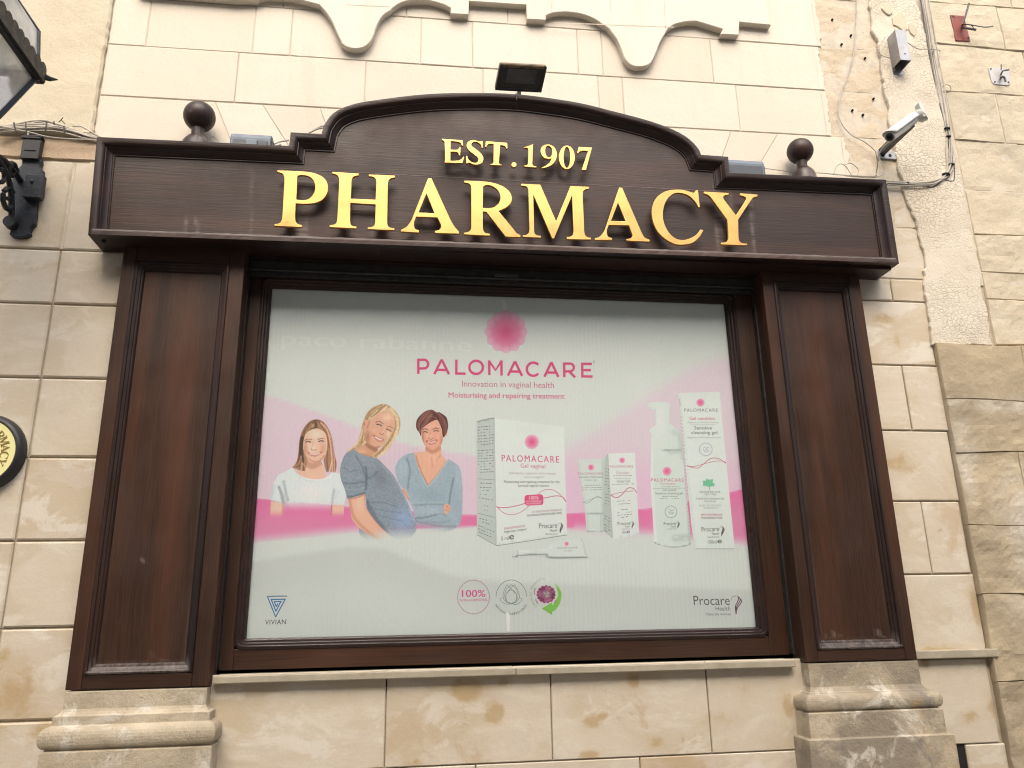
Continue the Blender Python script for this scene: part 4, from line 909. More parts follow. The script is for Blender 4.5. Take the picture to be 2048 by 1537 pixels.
p = z7(960, 1240, 0); gp = thing('wall_bracket', 'small pale grey plate with a broken hook on the old stone wall', 'bracket', tuple(p))
pp = path('785,1105 810,1098 1000,1105 1110,1120 1140,1340 1105,1382~ 960,1372 880,1366 840,1335', Z7, 4)
pg = [U(a, b, -.005) for a, b in pp]; m = len(pg); mb = MB(); mb.add([tuple(v) for v in pg] + [(v.x, .012, v.z) for v in pg], [tuple(range(m))] + [(k, (k + 1) % m, m + (k + 1) % m, m + k) for k in range(m)])
mb.build('plate', mat_simple('pale_grey_paint', (.52, .52, .51), .6, var=.2, dirt=(.4, .36, .3)), gp, bevel=.001)
mb = MB(); mb.tube(cat([z7(980, 1270, -.004), z7(985, 1262, -.03), z7(1020, 1245, -.04), z7(1045, 1270, -.04), z7(1060, 1325, -.04)], 4), .005, 8); mb.tube([z7(985, 1210, -.003), z7(1015, 1150, -.03), z7(1115, 1130, -.04)], .0045, 8); mb.tube([z7(990, 1140, -.02), z7(988, 1045, -.03)], .0025, 6); mb.build('hook', M['greyd'], gp, smooth=True)
mb = MB()
for x, y in ((820, 1120), (885, 1330), (1105, 1335)): q_ = z7(x, y, -.005); mb.lathe((q_.x, -.0085, q_.z), [(0, 0), (.004, 0), (.004, .004)], (0, 1, 0), 8)
mb.build('bolt', M['greyd'], gp)

# cables ---------------------------------------------------------------
Z5 = (1730, 190, 200 / 1537)
cr = thing('cable_bundle', 'grey and black cables running down the seam beside the crackled plaster strip', 'cables', tuple(U(1905, 340, -.02)))
mb = MB(); r = .0032
for dx, s in enumerate(('1846,0 1856,60 1866,130 1880,200 1893,262 1893,300 1893,340 1880,358 1840,366 1772,367', '1850,0 1860,60 1871,120 1886,190 1896,255 1906,300 1906,332 1898,350 1880,362 1850,372 1776,371', '1857,0 1866,50 1876,110 1889,180 1900,250 1903,320 1890,352 1860,369 1776,366', '1843,-20 1848,0 1860,70 1873,150 1886,220 1897,262 1899,330 1886,354 1850,365 1772,363')):
    cab(mb, s.replace('-20', '-30'), -.018 - .004 * (dx % 3), r * (1 if dx != 1 else 1.2))
mb.build('pale_cable', M['cable'], cr, smooth=True)
mb = MB()
for dx, s in enumerate(('1840,-10 1852,70 1862,130 1876,200 1893,268 1901,330 1886,356 1868,374 1845,372 1800,369 1774,370', '1846,-10 1857,70 1870,140 1884,210 1900,270 1908,330 1908,358 1903,363 1890,361')):
    cab(mb, s, -.013, .0034)
mb.build('dark_cable', M['cabled'], cr, smooth=True)
mb = MB()
for (x, y, w_) in ((1894, 258, 7), (1897, 274, 6), (1903, 330, 7), (1892, 350, 9), (1815, 368, 5)):
    p = U(x, y, -.02); mb.lathe((p.x, -.02, p.z), [(w_ * .0019, -.003), (w_ * .0019 + .001, -.002), (w_ * .0019 + .001, .002), (w_ * .0019, .003)], (.25, 0, 1) if x > 1850 else (1, 0, .1), 12)
mb.build('cable_tie', M['tie'], cr)
mb = MB(); mb.tube([U(1893 + 9 * math.cos(t) , 178 + 8 * math.sin(t), -.02) for t in np.linspace(0, 6.6, 22)], .0016, 6); mb.build('wire_loop', M['cabled'], cr, smooth=True)
tc = MB(); cab(tc, '1714,-8 1712,60 1705,120 1688,170 1678,205 1680,240 1700,268 1730,285 1750,302 1755,312 1762,325 1769,342 1760,352 1740,356 1715,354 1690,352', [-.006, -.03], .0026)
o = tc.build('thin_cable', M['cable'], None, smooth=True); tag(o, 'thin pale cable looping down the bare stone to the security camera', 'cable')
tc = MB()
cab(tc, '1668,348 1672,335 1682,328 1693,335 1704,352', -.05, .0022); cab(tc, '1690,330 1702,327 1714,336 1717,345 1712,353', -.06, .0022); cab(tc, '1528,337 1560,341 1590,346', -.02, .0022); cab(tc, '1626,346 1650,347 1690,351 1760,354', -.03, .0026)
o = tc.build('loose_cable', M['cable'], None, smooth=True); tag(o, 'thin pale cable coiled on top of the sign board beside the right ball finial', 'cable')
cl_ = thing('cable_bundle', 'bundle of pale cables with black ties above the lantern bracket', 'cables', tuple(U(80, 262, -.03)))
Z8 = (0, 180, 260 / 1249); mb = MB()
for i, s in enumerate(('-40,355 60,345 180,325 300,300 420,295 520,320 700,380 900,440 1000,468 1100,480', '-40,365 100,350 240,335 380,330 480,340 600,370 760,410 930,460 1060,480', '-40,380 80,368 220,355 400,350 560,370 700,400 860,450 1000,475', '-40,392 100,385 260,380 440,372 580,392 700,420 820,455 960,478', '-40,405 60,400 200,395 420,392 560,402 700,435 800,462 950,478', '-40,350 100,360 250,370 400,362 520,350 640,372 800,425 1000,470', '270,480 272,400 290,340 340,312 420,318 520,350 600,372 700,400', '-40,415 80,410 240,405 300,402')):
    cab(mb, s, [-.032 - .006 * (i % 3), -.010 - .004 * (i % 3)], .0040 if i in (0, 6) else .0032, 5, Z8)
cab(mb, '700,350 780,352 860,395 960,450 1030,470', -.02, .0026, 5, Z8)
mb.build('pale_cable', M['cable'], cl_, smooth=True)
mb = MB(); cab(mb, '-40,345 60,360 200,392 300,412 420,445 560,465 720,475 930,480', [-.06, -.03], .0028, 6, Z8); mb.build('sagging_cable', M['cable'], cl_, smooth=True)
mb = MB()
for x, y0, y1, dx in ((135, 315, 408, 25), (247, 318, 395, 5), (447, 308, 395, -10), (615, 350, 412, 8), (518, 306, 335, 4)):
    cab(mb, '%d,%d %d,%d %d,%d' % (x, y0, x + dx * .3, (y0 + y1) / 2, x + dx, y1), -.056, .0030, 4, Z8)
cab(mb, '565,312 605,268', -.05, .0018, 3, Z8); cab(mb, '588,290 625,328', -.05, .0018, 3, Z8)
mb.build('cable_tie', M['tie'], cl_)
for pth, lab in ((('530,296 545,290 560,284 578,281', '532,298 548,294 562,289'), 'short pale cable on the sign board left of its left step'), (('625,262 640,254 655,250', '618,266 636,258 655,255'), 'short pale cable rising behind the left foot of the sign arch'), (('440,288 436,280 424,274 420,282',), 'small pale cable loop beside the left ball finial')):
    mb = MB()
    for q in pth: cab(mb, q, -.04, .0038 if len(pth) > 1 else .0022)
    o = mb.build('pale_cable', M['cable'], None, smooth=True); tag(o, lab, 'cable')

# wall lantern -----------------------------------------------------------
pw = U(42, 385, 0); XL_ = pw.x; yl = -.60; hb = .195
bk = U(72, 156, yl + hb); zr = bk.z; hx = bk.x - XL_
wl = thing('wall_lantern', 'black iron street lantern with scalloped rim on a scrolled wall bracket at the left edge', 'lantern', (XL_, 0, pw.z))
mb = MB()
Zp = (0, 180, 260 / 1249)
pl_ = path('205,655 235,632~ 330,632~ 395,660 400,690 388,735~ 412,770 412,825 420,835 405,1020 385,1040 355,1055~ 345,1200 335,1290 300,1320~ 285,1365 292,1385 240,1412~ 170,1418~ 110,1405~ 80,1378 98,1330 75,1285 82,1200~ 68,1120~ 72,1020 78,930~ 130,800~ 200,710', Zp, 4)
P_ = [(U(a, b, -.02).x, U(a, b, -.02).z) for a, b in pl_]
rings(mb, [(P_, .0), (P_, -.012), (offset(P_, .006), -.02)], False, True)
q0 = U(Zp[0] + 245 * Zp[2], Zp[1] + 450 * Zp[2], -.02); q1 = U(Zp[0] + 385 * Zp[2], Zp[1] + 640 * Zp[2], -.02)
mb.build('wall_plate', M['iron_blue'], wl, bevel=.003)
mb = MB(); mb.box(q0.x, q1.x, -.035, 0, q1.z - .02, q0.z); mb.box(q0.x - .008, q1.x, -.04, 0, q0.z - .018, q0.z - .006); mb.box(q0.x + .01, q1.x - .012, -.038, 0, q1.z + .015, q1.z + .018); mb.build('junction_box', M['blackp'], wl, bevel=.004)
xm_ = pw.x
mb = MB(); b1 = U(Zp[0] + 345 * Zp[2], Zp[1] + 950 * Zp[2], -.03); mb.box(b1.x - .035, b1.x + .03, -.05, -.018, b1.z - .05, b1.z + .055); mb.lathe((b1.x - .01, -.056, b1.z + .02), [(0, 0), (.006, 0), (.007, .006)], (0, 1, 0), 8); mb.build('clamp', M['iron_blue'], wl, bevel=.004)
# arm with scrolls in the plane x = XL_
mb = MB(); za = U(30, 350, -.03).z
arm = cat([(XL_, -.02, za - .02), (XL_, -.15, za - .01), (XL_, -.35, za - .06), (XL_, -.55, za - .08), (XL_, -.62, za - .05), (XL_, -.62, za + .02)], 6); mb.tube(arm, .012, 8)
def scroll(y0, z0, R, turns, ph, sg=1):
    return [(XL_ + random.uniform(-.001, .001), y0 + sg * R * (1 - t) * math.cos(ph + turns * 2 * math.pi * t), z0 + R * (1 - t) * math.sin(ph + turns * 2 * math.pi * t)) for t in np.linspace(0, .82, 26)]
mb.tube(scroll(-.075, za - .145, .055, 1.4, 1.2), .010, 8); mb.tube(scroll(-.16, za - .07, .05, 1.4, 2.4), .009, 8); mb.tube(scroll(-.26, za - .11, .05, 1.4, 3.4, -1), .009, 8); mb.tube(scroll(-.09, za - .02, .04, 1.3, .4), .010, 8)
mb.tube(cat([(XL_, -.03, za - .22), (XL_, -.06, za - .12), (XL_, -.12, za - .05), (XL_, -.22, za - .03)], 5), .011, 8)
mb.lathe((XL_, -.018, za - .215), [(.0, -.03), (.024, -.03), (.026, 0)], (0, 1, 0), 18)
mb.build('bracket_arm', M['black'], wl, smooth=True)
# lantern body: square, tapering down to a socket
hbot = .075; zb_ = zr - .40
body = [(sx_, sy_) for sx_, sy_ in ((-1, -1), (1, -1), (1, 1), (-1, 1))]
mb = MB()
for sx_, sy_ in body: mb.tube([(XL_ + sx_ * hx, yl + sy_ * hb, zr), (XL_ + sx_ * hbot, yl + sy_ * hbot, zb_)], .010, 6)
for i in range(4):
    a, b = body[i], body[(i + 1) % 4]; mb.tube([(XL_ + a[0] * hbot, yl + a[1] * hbot, zb_), (XL_ + b[0] * hbot, yl + b[1] * hbot, zb_)], .010, 6)
mb.lathe((XL_, yl, zb_ - .06), [(.0, 0), (.02, 0), (.03, .03), (.05, .05), (.06, .062)], (0, 0, 1), 16); mb.tube([(XL_, yl, zb_ - .06), (XL_, -.62, za + .02)], .013, 8)
mb.build('lantern_frame', M['iron_blue'], wl)
mb = MB()
for i in range(4):
    a, b = body[i], body[(i + 1) % 4]
    mb.add([(XL_ + a[0] * hx * .98, yl + a[1] * hb * .98, zr), (XL_ + b[0] * hx * .98, yl + b[1] * hb * .98, zr), (XL_ + b[0] * hbot * .98, yl + b[1] * hbot * .98, zb_), (XL_ + a[0] * hbot * .98, yl + a[1] * hbot * .98, zb_)], [(0, 1, 2, 3)])
mb.build('glass_side', M['lglass'], wl)
# rim: band, scalloped crest and corner spurs
mb = MB(); e = .018
for i in range(4):
    a, b = body[i], body[(i + 1) % 4]
    p, q = Vector((XL_ + a[0] * (hx + e), yl + a[1] * (hb + e), zr)), Vector((XL_ + b[0] * (hx + e), yl + b[1] * (hb + e), zr)); d = (q - p); L2 = d.length; d.normalize(); nrm = d.cross(Vector((0, 0, 1)))
    mb.obox((p + q) / 2 + Vector((0, 0, .012)), d, nrm, (0, 0, 1), L2 / 2, .007, .020)
    mb.obox((p + q) / 2 - nrm * .014 + Vector((0, 0, -.006)), d, nrm, (0, 0, 1), L2 / 2 - .02, .010, .006)
    ns = 10
    for k in range(ns):
        c = p + d * (L2 * (k + .5) / ns) + Vector((0, 0, .040)); mb.lathe(c - nrm * .004, [(0, 0), (L2 / ns * .56, 0), (L2 / ns * .56, .008), (0, .008)], nrm, 14)
    c = p; dg_ = Vector((a[0], a[1], 0)).normalized(); mb.tube([c + Vector((0, 0, .02)), c + dg_ * .02 + Vector((0, 0, .022)), c + dg_ * .045 + Vector((0, 0, .034))], .012, 8, [1, .8, .15])
mb.build('scalloped_rim', M['black'], wl)
mb = MB(); zt1, zt2 = zr + .13, zr + .25
R1, R2 = .62, .30
zt1, zt2 = zr + .19, zr + .36
lv = [(1.0, zr + .03), (.93, zt1), (R2, zt2)]
for sx_, sy_ in body: mb.tube([(XL_ + sx_ * hx * k, yl + sy_ * hb * k, z) for k, z in lv], .009, 6)
mb.lathe((XL_, yl, zt2 - .01), [(.0, 0), (.085, 0), (.09, .02), (.07, .05), (.05, .10), (.06, .12), (.03, .16), (.012, .2), (.0, .22)], (0, 0, 1), 20)
mb.build('roof_frame', M['iron_blue'], wl)
mb = MB()
for i in range(4):
    a, b = body[i], body[(i + 1) % 4]
    for (k0, z0), (k1, z1) in zip(lv[:-1], lv[1:]):
        mb.add([(XL_ + a[0] * hx * k0, yl + a[1] * hb * k0, z0), (XL_ + b[0] * hx * k0, yl + b[1] * hb * k0, z0), (XL_ + b[0] * hx * k1, yl + b[1] * hb * k1, z1), (XL_ + a[0] * hx * k1, yl + a[1] * hb * k1, z1)], [(0, 1, 2, 3)])
mb.build('roof_glass', M['lglass'], wl)

# round pharmacy sign ------------------------------------------------------
ysn = -.04; c = U(-42, 903, ysn); rs = 75 * (DW + ysn) / FPX
sg = thing('round_sign', 'round pale yellow pharmacy sign in a domed black frame on the tiles', 'sign', (c.x, 0, c.z))
mb = MB(); mb.lathe((c.x, 0, c.z), [(rs * 1.0, 0), (rs, -.012), (rs * .985, -.022), (rs * .95, -.032), (rs * .90, -.039), (rs * .86, -.0395), (rs * .85, -.037), (rs * .80, -.034)], (0, 1, 0), 64); mb.build('frame', M['blackp'], sg, smooth=True)
rf = 60 * (DW + ysn) / FPX
mb = MB(); mb.lathe((c.x, -.0355, c.z), [(rs * .83, .001), (rs * .83, 0), (0, 0)], (0, 1, 0), 64); mb.build('sign_face', M['signface'], sg)
hz = .030; word = ['P', 'H', 'A', 'R', 'M', 'A', 'C', 'Y']; angs = [98, 80, 61, 45, 27, 9, -8, -25]
for ch, an in zip(word, angs):
    g = OUT[ch]; xsn = [p[0] for p in g[0]]; zsn = [p[1] for p in g[0]]; cx_ = (min(xsn) + max(xsn)) / 2; z0 = min(zsn); s = hz / (max(zsn) - z0); t = R_(an); rr = rs * .49
    pg = []
    for pol in g:
        o_ = []
        for (x, z) in pol:
            lx, lz = (x - cx_) * s, (z - z0) * s + rr
            o_.append((c.x + lx * math.sin(t) + lz * math.cos(t), c.z - lx * math.cos(t) + lz * math.sin(t)))
        pg.append(o_)
    me = glyph_mesh('letter', pg, -.0368, .001, .0001); me.materials.clear(); me.materials.append(M['signink']); link('letter', me, sg)

# ------------------------------------------------------------------ printed window poster
YQ = .1005; LAY = [0]
KP = 1.27
def nl(): LAY[0] += 1; return YQ - .00002 * LAY[0]
def prgb(c): return np.clip(lin(c) * KP * np.array([.965, 1.0, 1.015]), 0, .93)
def smooth01(t): t = np.clip(t, 0, 1); return t * t * (3 - 2 * t)
EDGE1 = line('480,778 545,795 620,820 700,850 760,872 830,893 950,912 1010,918', n=4)
def bg(P):
    """the poster's own background print: white with a pale pink swash"""
    x, y = P[:, 0], P[:, 1]
    c = np.tile(np.array([207, 213, 208.]), (len(P), 1))
    ex = np.array([e[0] for e in EDGE1]); ey = np.array([e[1] for e in EDGE1])
    a = np.where(x < 1005, np.interp(x, ex, ey), np.interp(x, [1005, 1060, 1140, 1200, 1300, 1390, 1500], [935, 915, 893, 860, 790, 735, 700]))
    soft = np.where(x < 1005, 5, 46)
    k = smooth01((y - a + soft / 2) / soft); bot = np.interp(x, [490, 700, 950, 1140, 1300, 1510], [1085, 1066, 1056, 1062, 1072, 1092])
    k = k * (1 - smooth01((y - bot + 20) / 30)) * (1 - .25 * smooth01((700 - x) / 300) * smooth01((900 - y) / 100))
    pk = np.array([217, 189, 206.]); k2 = np.clip(np.where(x > 1005, .55 + .45 * smooth01((y - 880) / 90), .72), 0, 1)
    c = c + (pk - c) * (k * k2)[:, None]
    cv = np.interp(x, [480, 600, 700, 765, 830, 900, 1000, 1500], [1128, 1108, 1094, 1096, 1122, 1150, 1164, 1180]); return c * (1 - .055 * smooth01((y - cv + 5) / 12) * (1 - .5 * smooth01((y - cv - 20) / 90)))[:, None]
def paint(base, ops, soft=1.0):
    """airbrush: list of soft lines ('l', pts, width, colour, alpha), blobs ('b', x, y, rx, ry, colour, alpha), fades to the background ('f', y0, y1)"""
    def fn(P, T):
        c = base(P) if callable(base) else np.tile(np.array(base, float), (len(P), 1))
        for o in ops:
            if o[0] == 'l':
                pts = line(o[1], T, 4); d = segdist(P, pts); wd = o[2] * T[2] * soft; a = o[4] * (1 if soft == 1 else .62) * (1 - smooth01((d - wd * .27) / (wd * .40))); col = np.array(o[3], float)
            elif o[0] == 'b':
                x, y = T[0] + o[1] * T[2], T[1] + o[2] * T[2]; a = o[6] * np.exp(-(((P[:, 0] - x) / (o[3] * T[2])) ** 2 + ((P[:, 1] - y) / (o[4] * T[2])) ** 2)); col = np.array(o[5], float)
            elif o[0] == 'n':
                rg = np.random.default_rng(int(abs(P[0, 0]) * 10) + 3); c = np.clip(c + rg.normal(0, o[1], (len(P), 1)), 0, 252); continue
            elif o[0] == 'f':
                a = smooth01((P[:, 1] - (T[1] + o[1] * T[2])) / ((o[2] - o[1]) * T[2])); col = full_bg(P)
            elif o[0] == 'fx':     # fade along a direction: point, dx,dy, length
                a = smooth01(((P[:, 0] - T[0] - o[1] * T[2]) * o[3] + (P[:, 1] - T[1] - o[2] * T[2]) * o[4]) / (o[5] * T[2])); col = full_bg(P)
            c = c + (col - c) * a[:, None]
        return c
    return fn
def strands(A, B, n, wd, cols, alpha, seed=1, jit=5):
    g = lambda q: np.array([[float(c) for c in t.split(',')] for t in q.split()])
    a, b = g(A), g(B); rg = random.Random(seed); out = []
    for k in range(n):
        t = (k + rg.random()) / n; p = a + (b - a) * t; j0, j1 = rg.uniform(0, .35), rg.uniform(.7, 1); m = len(p)
        p = p[int(j0 * (m - 1)):max(int(j0 * (m - 1)) + 2, int(math.ceil(j1 * (m - 1))) + 1)]
        out.append(('l', ' '.join('%.1f,%.1f' % (x + rg.uniform(-jit, jit), y + rg.uniform(-jit, jit)) for x, y in p), wd * rg.uniform(.9, 2.0), rg.choice(cols), alpha * rg.uniform(.7, 1)))
    return out
BT = (np.array([480, 515, 690, 930, 1010, 1135, 1290, 1460, 1520]), np.array([990, 997, 1013, 1029, 1031, 1027, 1018, 985, 968]))
BB = (np.array([480, 510, 700, 950, 1010, 1140, 1300, 1510, 1525]), np.array([1088, 1084, 1064, 1054, 1053, 1058, 1068, 1090, 1092]))
def full_bg(P):
    c = bg(P); x, y = P[:, 0], P[:, 1]; t = np.interp(x, *BT); b = np.interp(x, *BB); s = np.where((x > 780) & (x < 1150), 5, 26)
    k = smooth01((y - t + 1.5) / 3) * (1 - smooth01((y - b + s * .7) / s)); m = np.array([219, 120, 166.]); m2 = np.array([214, 137, 172.])
    mm = m + (m2 - m) * smooth01((y - t) / 60)[:, None]
    return c + (mm - c) * k[:, None]
def mesh_cols(name, vs, fs, cols, parent, label=None):
    me = bpy.data.meshes.new(name); me.from_pydata([tuple(v) for v in vs], [], fs); me.materials.append(M['print'])
    at = me.attributes.new('Col', 'FLOAT_COLOR', 'POINT'); cc = np.ones((len(vs), 4)); cc[:, :3] = prgb(cols); at.data.foreach_set('color', cc.ravel())
    me.update(); return link(name, me, parent, label)
def patch(name, outline, fn, parent, T=(0, 0, 1), sp=3.0, label=None, n=5):
    poly = path(outline, T, n) if isinstance(outline, str) else outline
    out = []
    for a, b in zip(poly, poly[1:] + poly[:1]):
        L = math.hypot(b[0] - a[0], b[1] - a[1]); k = max(1, int(L / (sp * 1.3))); out += [(a[0] + (b[0] - a[0]) * i / k, a[1] + (b[1] - a[1]) * i / k) for i in range(k)]
    pa = np.array(out); gx, gy = np.meshgrid(np.arange(pa[:, 0].min(), pa[:, 0].max(), sp), np.arange(pa[:, 1].min(), pa[:, 1].max(), sp)); G = np.stack([gx.ravel(), gy.ravel()], 1)
    G[:, 0] += np.where((np.round((G[:, 1] - pa[:, 1].min()) / sp).astype(int) % 2) == 1, sp / 2, 0)
    if len(G): G = G[inside(G, out)]
    if len(G): G = G[segdist(G, out + out[:1]) > sp * .45]
    v, e, f, *_ = delaunay_2d_cdt([Vector(p) for p in out] + [Vector(g) for g in G], [], [list(range(len(out)))], 1, 1e-7)
    P = np.array([(q.x, q.y) for q in v]); y = nl()
    c = fn(P, T) if callable(fn) else np.tile(np.array(fn, float), (len(P), 1))
    f = [q if (v[q[1]] - v[q[0]]).cross(v[q[2]] - v[q[0]]) > 0 else q[::-1] for q in f]
    return mesh_cols(name, [U(a, b, y) for a, b in P], [tuple(q) for q in f], c, parent, label)
def stroke(name, lines, wd, col, parent, T=(0, 0, 1), n=5, closed=False):
    """thin printed lines; one mesh"""
    y = nl(); vs = []; fs = []; few = len(lines) <= 26
    if few: LAY[0] += int(len(lines) * .15) + 1
    for s in lines:
        wv = wd
        if isinstance(s, tuple) and isinstance(s[1], (int, float)): s, wv = s
        p = np.array(line(s, T, n) if isinstance(s, str) else s, float)
        d = np.gradient(p, axis=0); d /= np.linalg.norm(d, axis=1)[:, None] + 1e-9; nn = np.stack([-d[:, 1], d[:, 0]], 1) * wv / 2; b = len(vs)
        if few: y -= 3e-6
        for a, q in zip(p, nn): vs += [U(*(a + q), y), U(*(a - q), y)]
        fs += [(b + 2 * i, b + 2 * i + 2, b + 2 * i + 3, b + 2 * i + 1) for i in range(len(p) - 1)]
    return mesh_cols(name, vs, fs, np.tile(np.array(col, float), (len(vs), 1)), parent)
FONT = {}
def font_geo(s, bold=0.0, space=1.0):
    key = (s, bold, space)
    if key not in FONT:
        cu = bpy.data.curves.new('t', 'FONT'); cu.body = s; cu.size = 1; cu.offset = bold; cu.space_character = space; cu.resolution_u = 3; cu.fill_mode = 'FRONT'
        o = bpy.data.objects.new('t', cu); C.objects.link(o); dg = bpy.context.evaluated_depsgraph_get(); dg.update()
        me = bpy.data.meshes.new_from_object(o.evaluated_get(dg)); bpy.data.objects.remove(o); bpy.data.curves.remove(cu)
        FONT[key] = (np.array([v.co[:2] for v in me.vertices]), [tuple(p.vertices) for p in me.polygons]); bpy.data.meshes.remove(me)
    return FONT[key]
CAPH = None
def text(s, p0, p1, h, col, parent, bold=0.0, space=1.0, T=(0, 0, 1), italic=0, name='lettering', up=None):
    """one printed line: baseline from p0 to p1 (its inked ends), capital height h"""
    global CAPH
    if CAPH is None: CAPH = font_geo('H')[0][:, 1].max()
    V, F = font_geo(s, 0, space)
    if not len(V): return
    p0 = np.array([T[0] + p0[0] * T[2], T[1] + p0[1] * T[2]]); p1 = np.array([T[0] + p1[0] * T[2], T[1] + p1[1] * T[2]]); h = h * T[2]
    x0, x1 = V[:, 0].min(), V[:, 0].max(); y = nl(); m = (p0 + p1) / 2
    uu = np.array([930 - m[0], -4598 - m[1]]); uu /= np.linalg.norm(uu)
    if up is not None: uu = np.array(up, float); uu /= np.linalg.norm(uu)
    t = (V[:, 0] - x0) / (x1 - x0); vv = V[:, 1] / CAPH * h
    P = p0 + t[:, None] * (p1 - p0) + vv[:, None] * uu + (vv * italic)[:, None] * (p1 - p0) / np.linalg.norm(p1 - p0)
    vs = [U(a, b, y) for a, b in P]
    if bold:
        k = len(P); vs += [U(a + bold * h * 2.2, b, y + 6e-6) for a, b in P]; F = list(F) + [tuple(i + k for i in f) for f in F]; P = np.concatenate([P, P])
    return mesh_cols(name, vs, F, np.tile(np.array(col, float), (len(P), 1)), parent)
def arctext(s, c, r, a0, a1, h, col, parent, inward=False):
    """letters round a circle from angle a0 to a1 (degrees, clockwise from the top)"""
    y = nl(); vs = []; fs = []
    for k, ch in enumerate(s):
        if ch == ' ': continue
        V, F = font_geo(ch); V = V.copy(); V[:, 0] -= (V[:, 0].max() + V[:, 0].min()) / 2; V = V / .73 * h
        an = R_(a0 + (a1 - a0) * k / (len(s) - 1)); rad = np.array([math.sin(an), -math.cos(an)]); tan = np.array([math.cos(an), math.sin(an)])
        if inward: rad2, tan2 = -rad, -tan; P = np.array(c) + rad * r + V[:, :1] * tan2 + V[:, 1:] * rad2
        else: P = np.array(c) + rad * r + V[:, :1] * tan + V[:, 1:] * rad
        b = len(vs); vs += [U(*p, y) for p in P]; fs += [tuple(b + i for i in f) for f in F]
    return mesh_cols('lettering', vs, fs, np.tile(np.array(col, float), (len(vs), 1)), parent)
po = thing('window_poster', 'white and pink advertising poster of three smiling women and skincare packs behind the window', 'poster', tuple(U(1000, 1270, YQ)))
# the sheet
gx, gy = 150, 110; x0, x1, z0, z1 = xi0 - .012, xi1 + .012, zi0 - .012, zi1 + .012
vs = [(x0 + (x1 - x0) * i / gx, YQ, z0 + (z1 - z0) * j / gy) for j in range(gy + 1) for i in range(gx + 1)]
P = np.array([px_of(*v) for v in vs])
mesh_cols('printed_sheet', vs, [(j * (gx + 1) + i, j * (gx + 1) + i + 1, (j + 1) * (gx + 1) + i + 1, (j + 1) * (gx + 1) + i) for j in range(gy) for i in range(gx)], bg(P), po)
LAY[0] = 1
band = lambda P, T: full_bg(P)
ps = [(x, np.interp(x, *BT)) for x in np.linspace(486, 1512, 60)] + [(x, np.interp(x, *BB) + 3) for x in np.linspace(1518, 484, 60)]
patch('pink_band', ps, band, po, sp=4)
# shop light through letters and slots, painted as paler ink on the sheet
text('paco rabanne', (563, 690), (942, 704), 27, (213, 218, 213), po, bold=.02)
stroke('painted_light_slot', [[(1007, 600), (1012, 636)], [(1016, 1226), (1017, 1263)]], 7, (222, 228, 222), po)
PK = (205, 78, 126); PKD = (176, 84, 116); GR = (92, 98, 97); GRL = (140, 146, 144)
def flower(cx_, cy_, r, parent):
    pts = [(cx_ + r * (.90 + .10 * abs(math.cos(t * 6))) * math.cos(t), cy_ + r * 1.0 * (.90 + .10 * abs(math.cos(t * 6))) * math.sin(t)) for t in np.linspace(0, 2 * math.pi, 96, endpoint=False)]
    def fn(P, T):
        d = np.hypot(P[:, 0] - cx_, P[:, 1] - cy_) / r; th = np.arctan2(P[:, 1] - cy_, P[:, 0] - cx_)
        k = np.clip(d + .05 * np.cos(th * 12) * d + .06 * np.sin(th * 29 + 3) * d, 0, 1)
        a, b, c = np.array([214, 92, 138.]), np.array([219, 128, 163.]), np.array([219, 178, 196.])
        o = a + (b - a) * smooth01(k / .55)[:, None]; return o + (c - o) * smooth01((k - .5) / .45)[:, None]
    return patch('flower_emblem', pts, fn, parent, sp=max(r / 14, .8))
LAY[0] = 4; flower(1012, 664, 43, po)
# headline drawn as even strokes
def hl(x, y): return (800 + x * .2051, 590 + y * .2051)
GS = {'P': ['178,770 178,632 238,632~ 278,650 278,690 240,715 178,716'], }
hd = []
def seg(*pts): hd.append([hl(*p) for p in pts])
def arc(cx_, cy_, rx, ry, a0, a1, n=26): return [(cx_ + rx * math.cos(R_(a)), cy_ + ry * math.sin(R_(a))) for a in np.linspace(a0, a1, n)]
seg((178, 772), (178, 634)); seg((166, 634), (232, 634), *arc(234, 676, 40, 42, -90, 90), (178, 720))
def A_(x0, x1, yb, yt, sk=0): xm = (x0 + x1) / 2; seg((x0 + 6, yb), (xm, yt)); seg((x1 - 6, yb + 2), (xm, yt)); seg((x0 + 30, yb - 42), (x1 - 30, yb - 40))
A_(328, 484, 774, 632); seg((549, 632), (549, 778)); seg((537, 768), (640, 770)); seg(*arc(742, 708, 66, 64, 0, 360, 44))
seg((871, 784), (869, 640)); seg((866, 645), (932, 735), (990, 645)); seg((989, 640), (990, 788))
A_(1046, 1196, 790, 650); seg(*arc(1300, 726, 64, 64, -42, -318, 40)); A_(1402, 1550, 800, 658)
seg((1602, 804), (1600, 662)); seg((1590, 672), (1650, 672), *arc(1655, 709, 40, 38, -90, 90, 14), (1602, 748)); seg((1650, 748), (1708, 806))
seg((1778, 806), (1776, 664)); seg((1768, 674), (1872, 674)); seg((1778, 735), (1862, 735)); seg((1768, 796), (1878, 798))
stroke('headline', [np.array(p) for p in hd], 5.0, PK, po)
text('®', (1186, 727), (1190, 727), 5, (120, 110, 112), po)
text('Innovation in vaginal health', (924, 773.5), (1108, 776.5), 11.5, (188, 108, 140), po)
text('Moisturising and repairing treatment', (897, 795.5), (1129, 798), 10.5, (199, 92, 134), po, bold=.01)
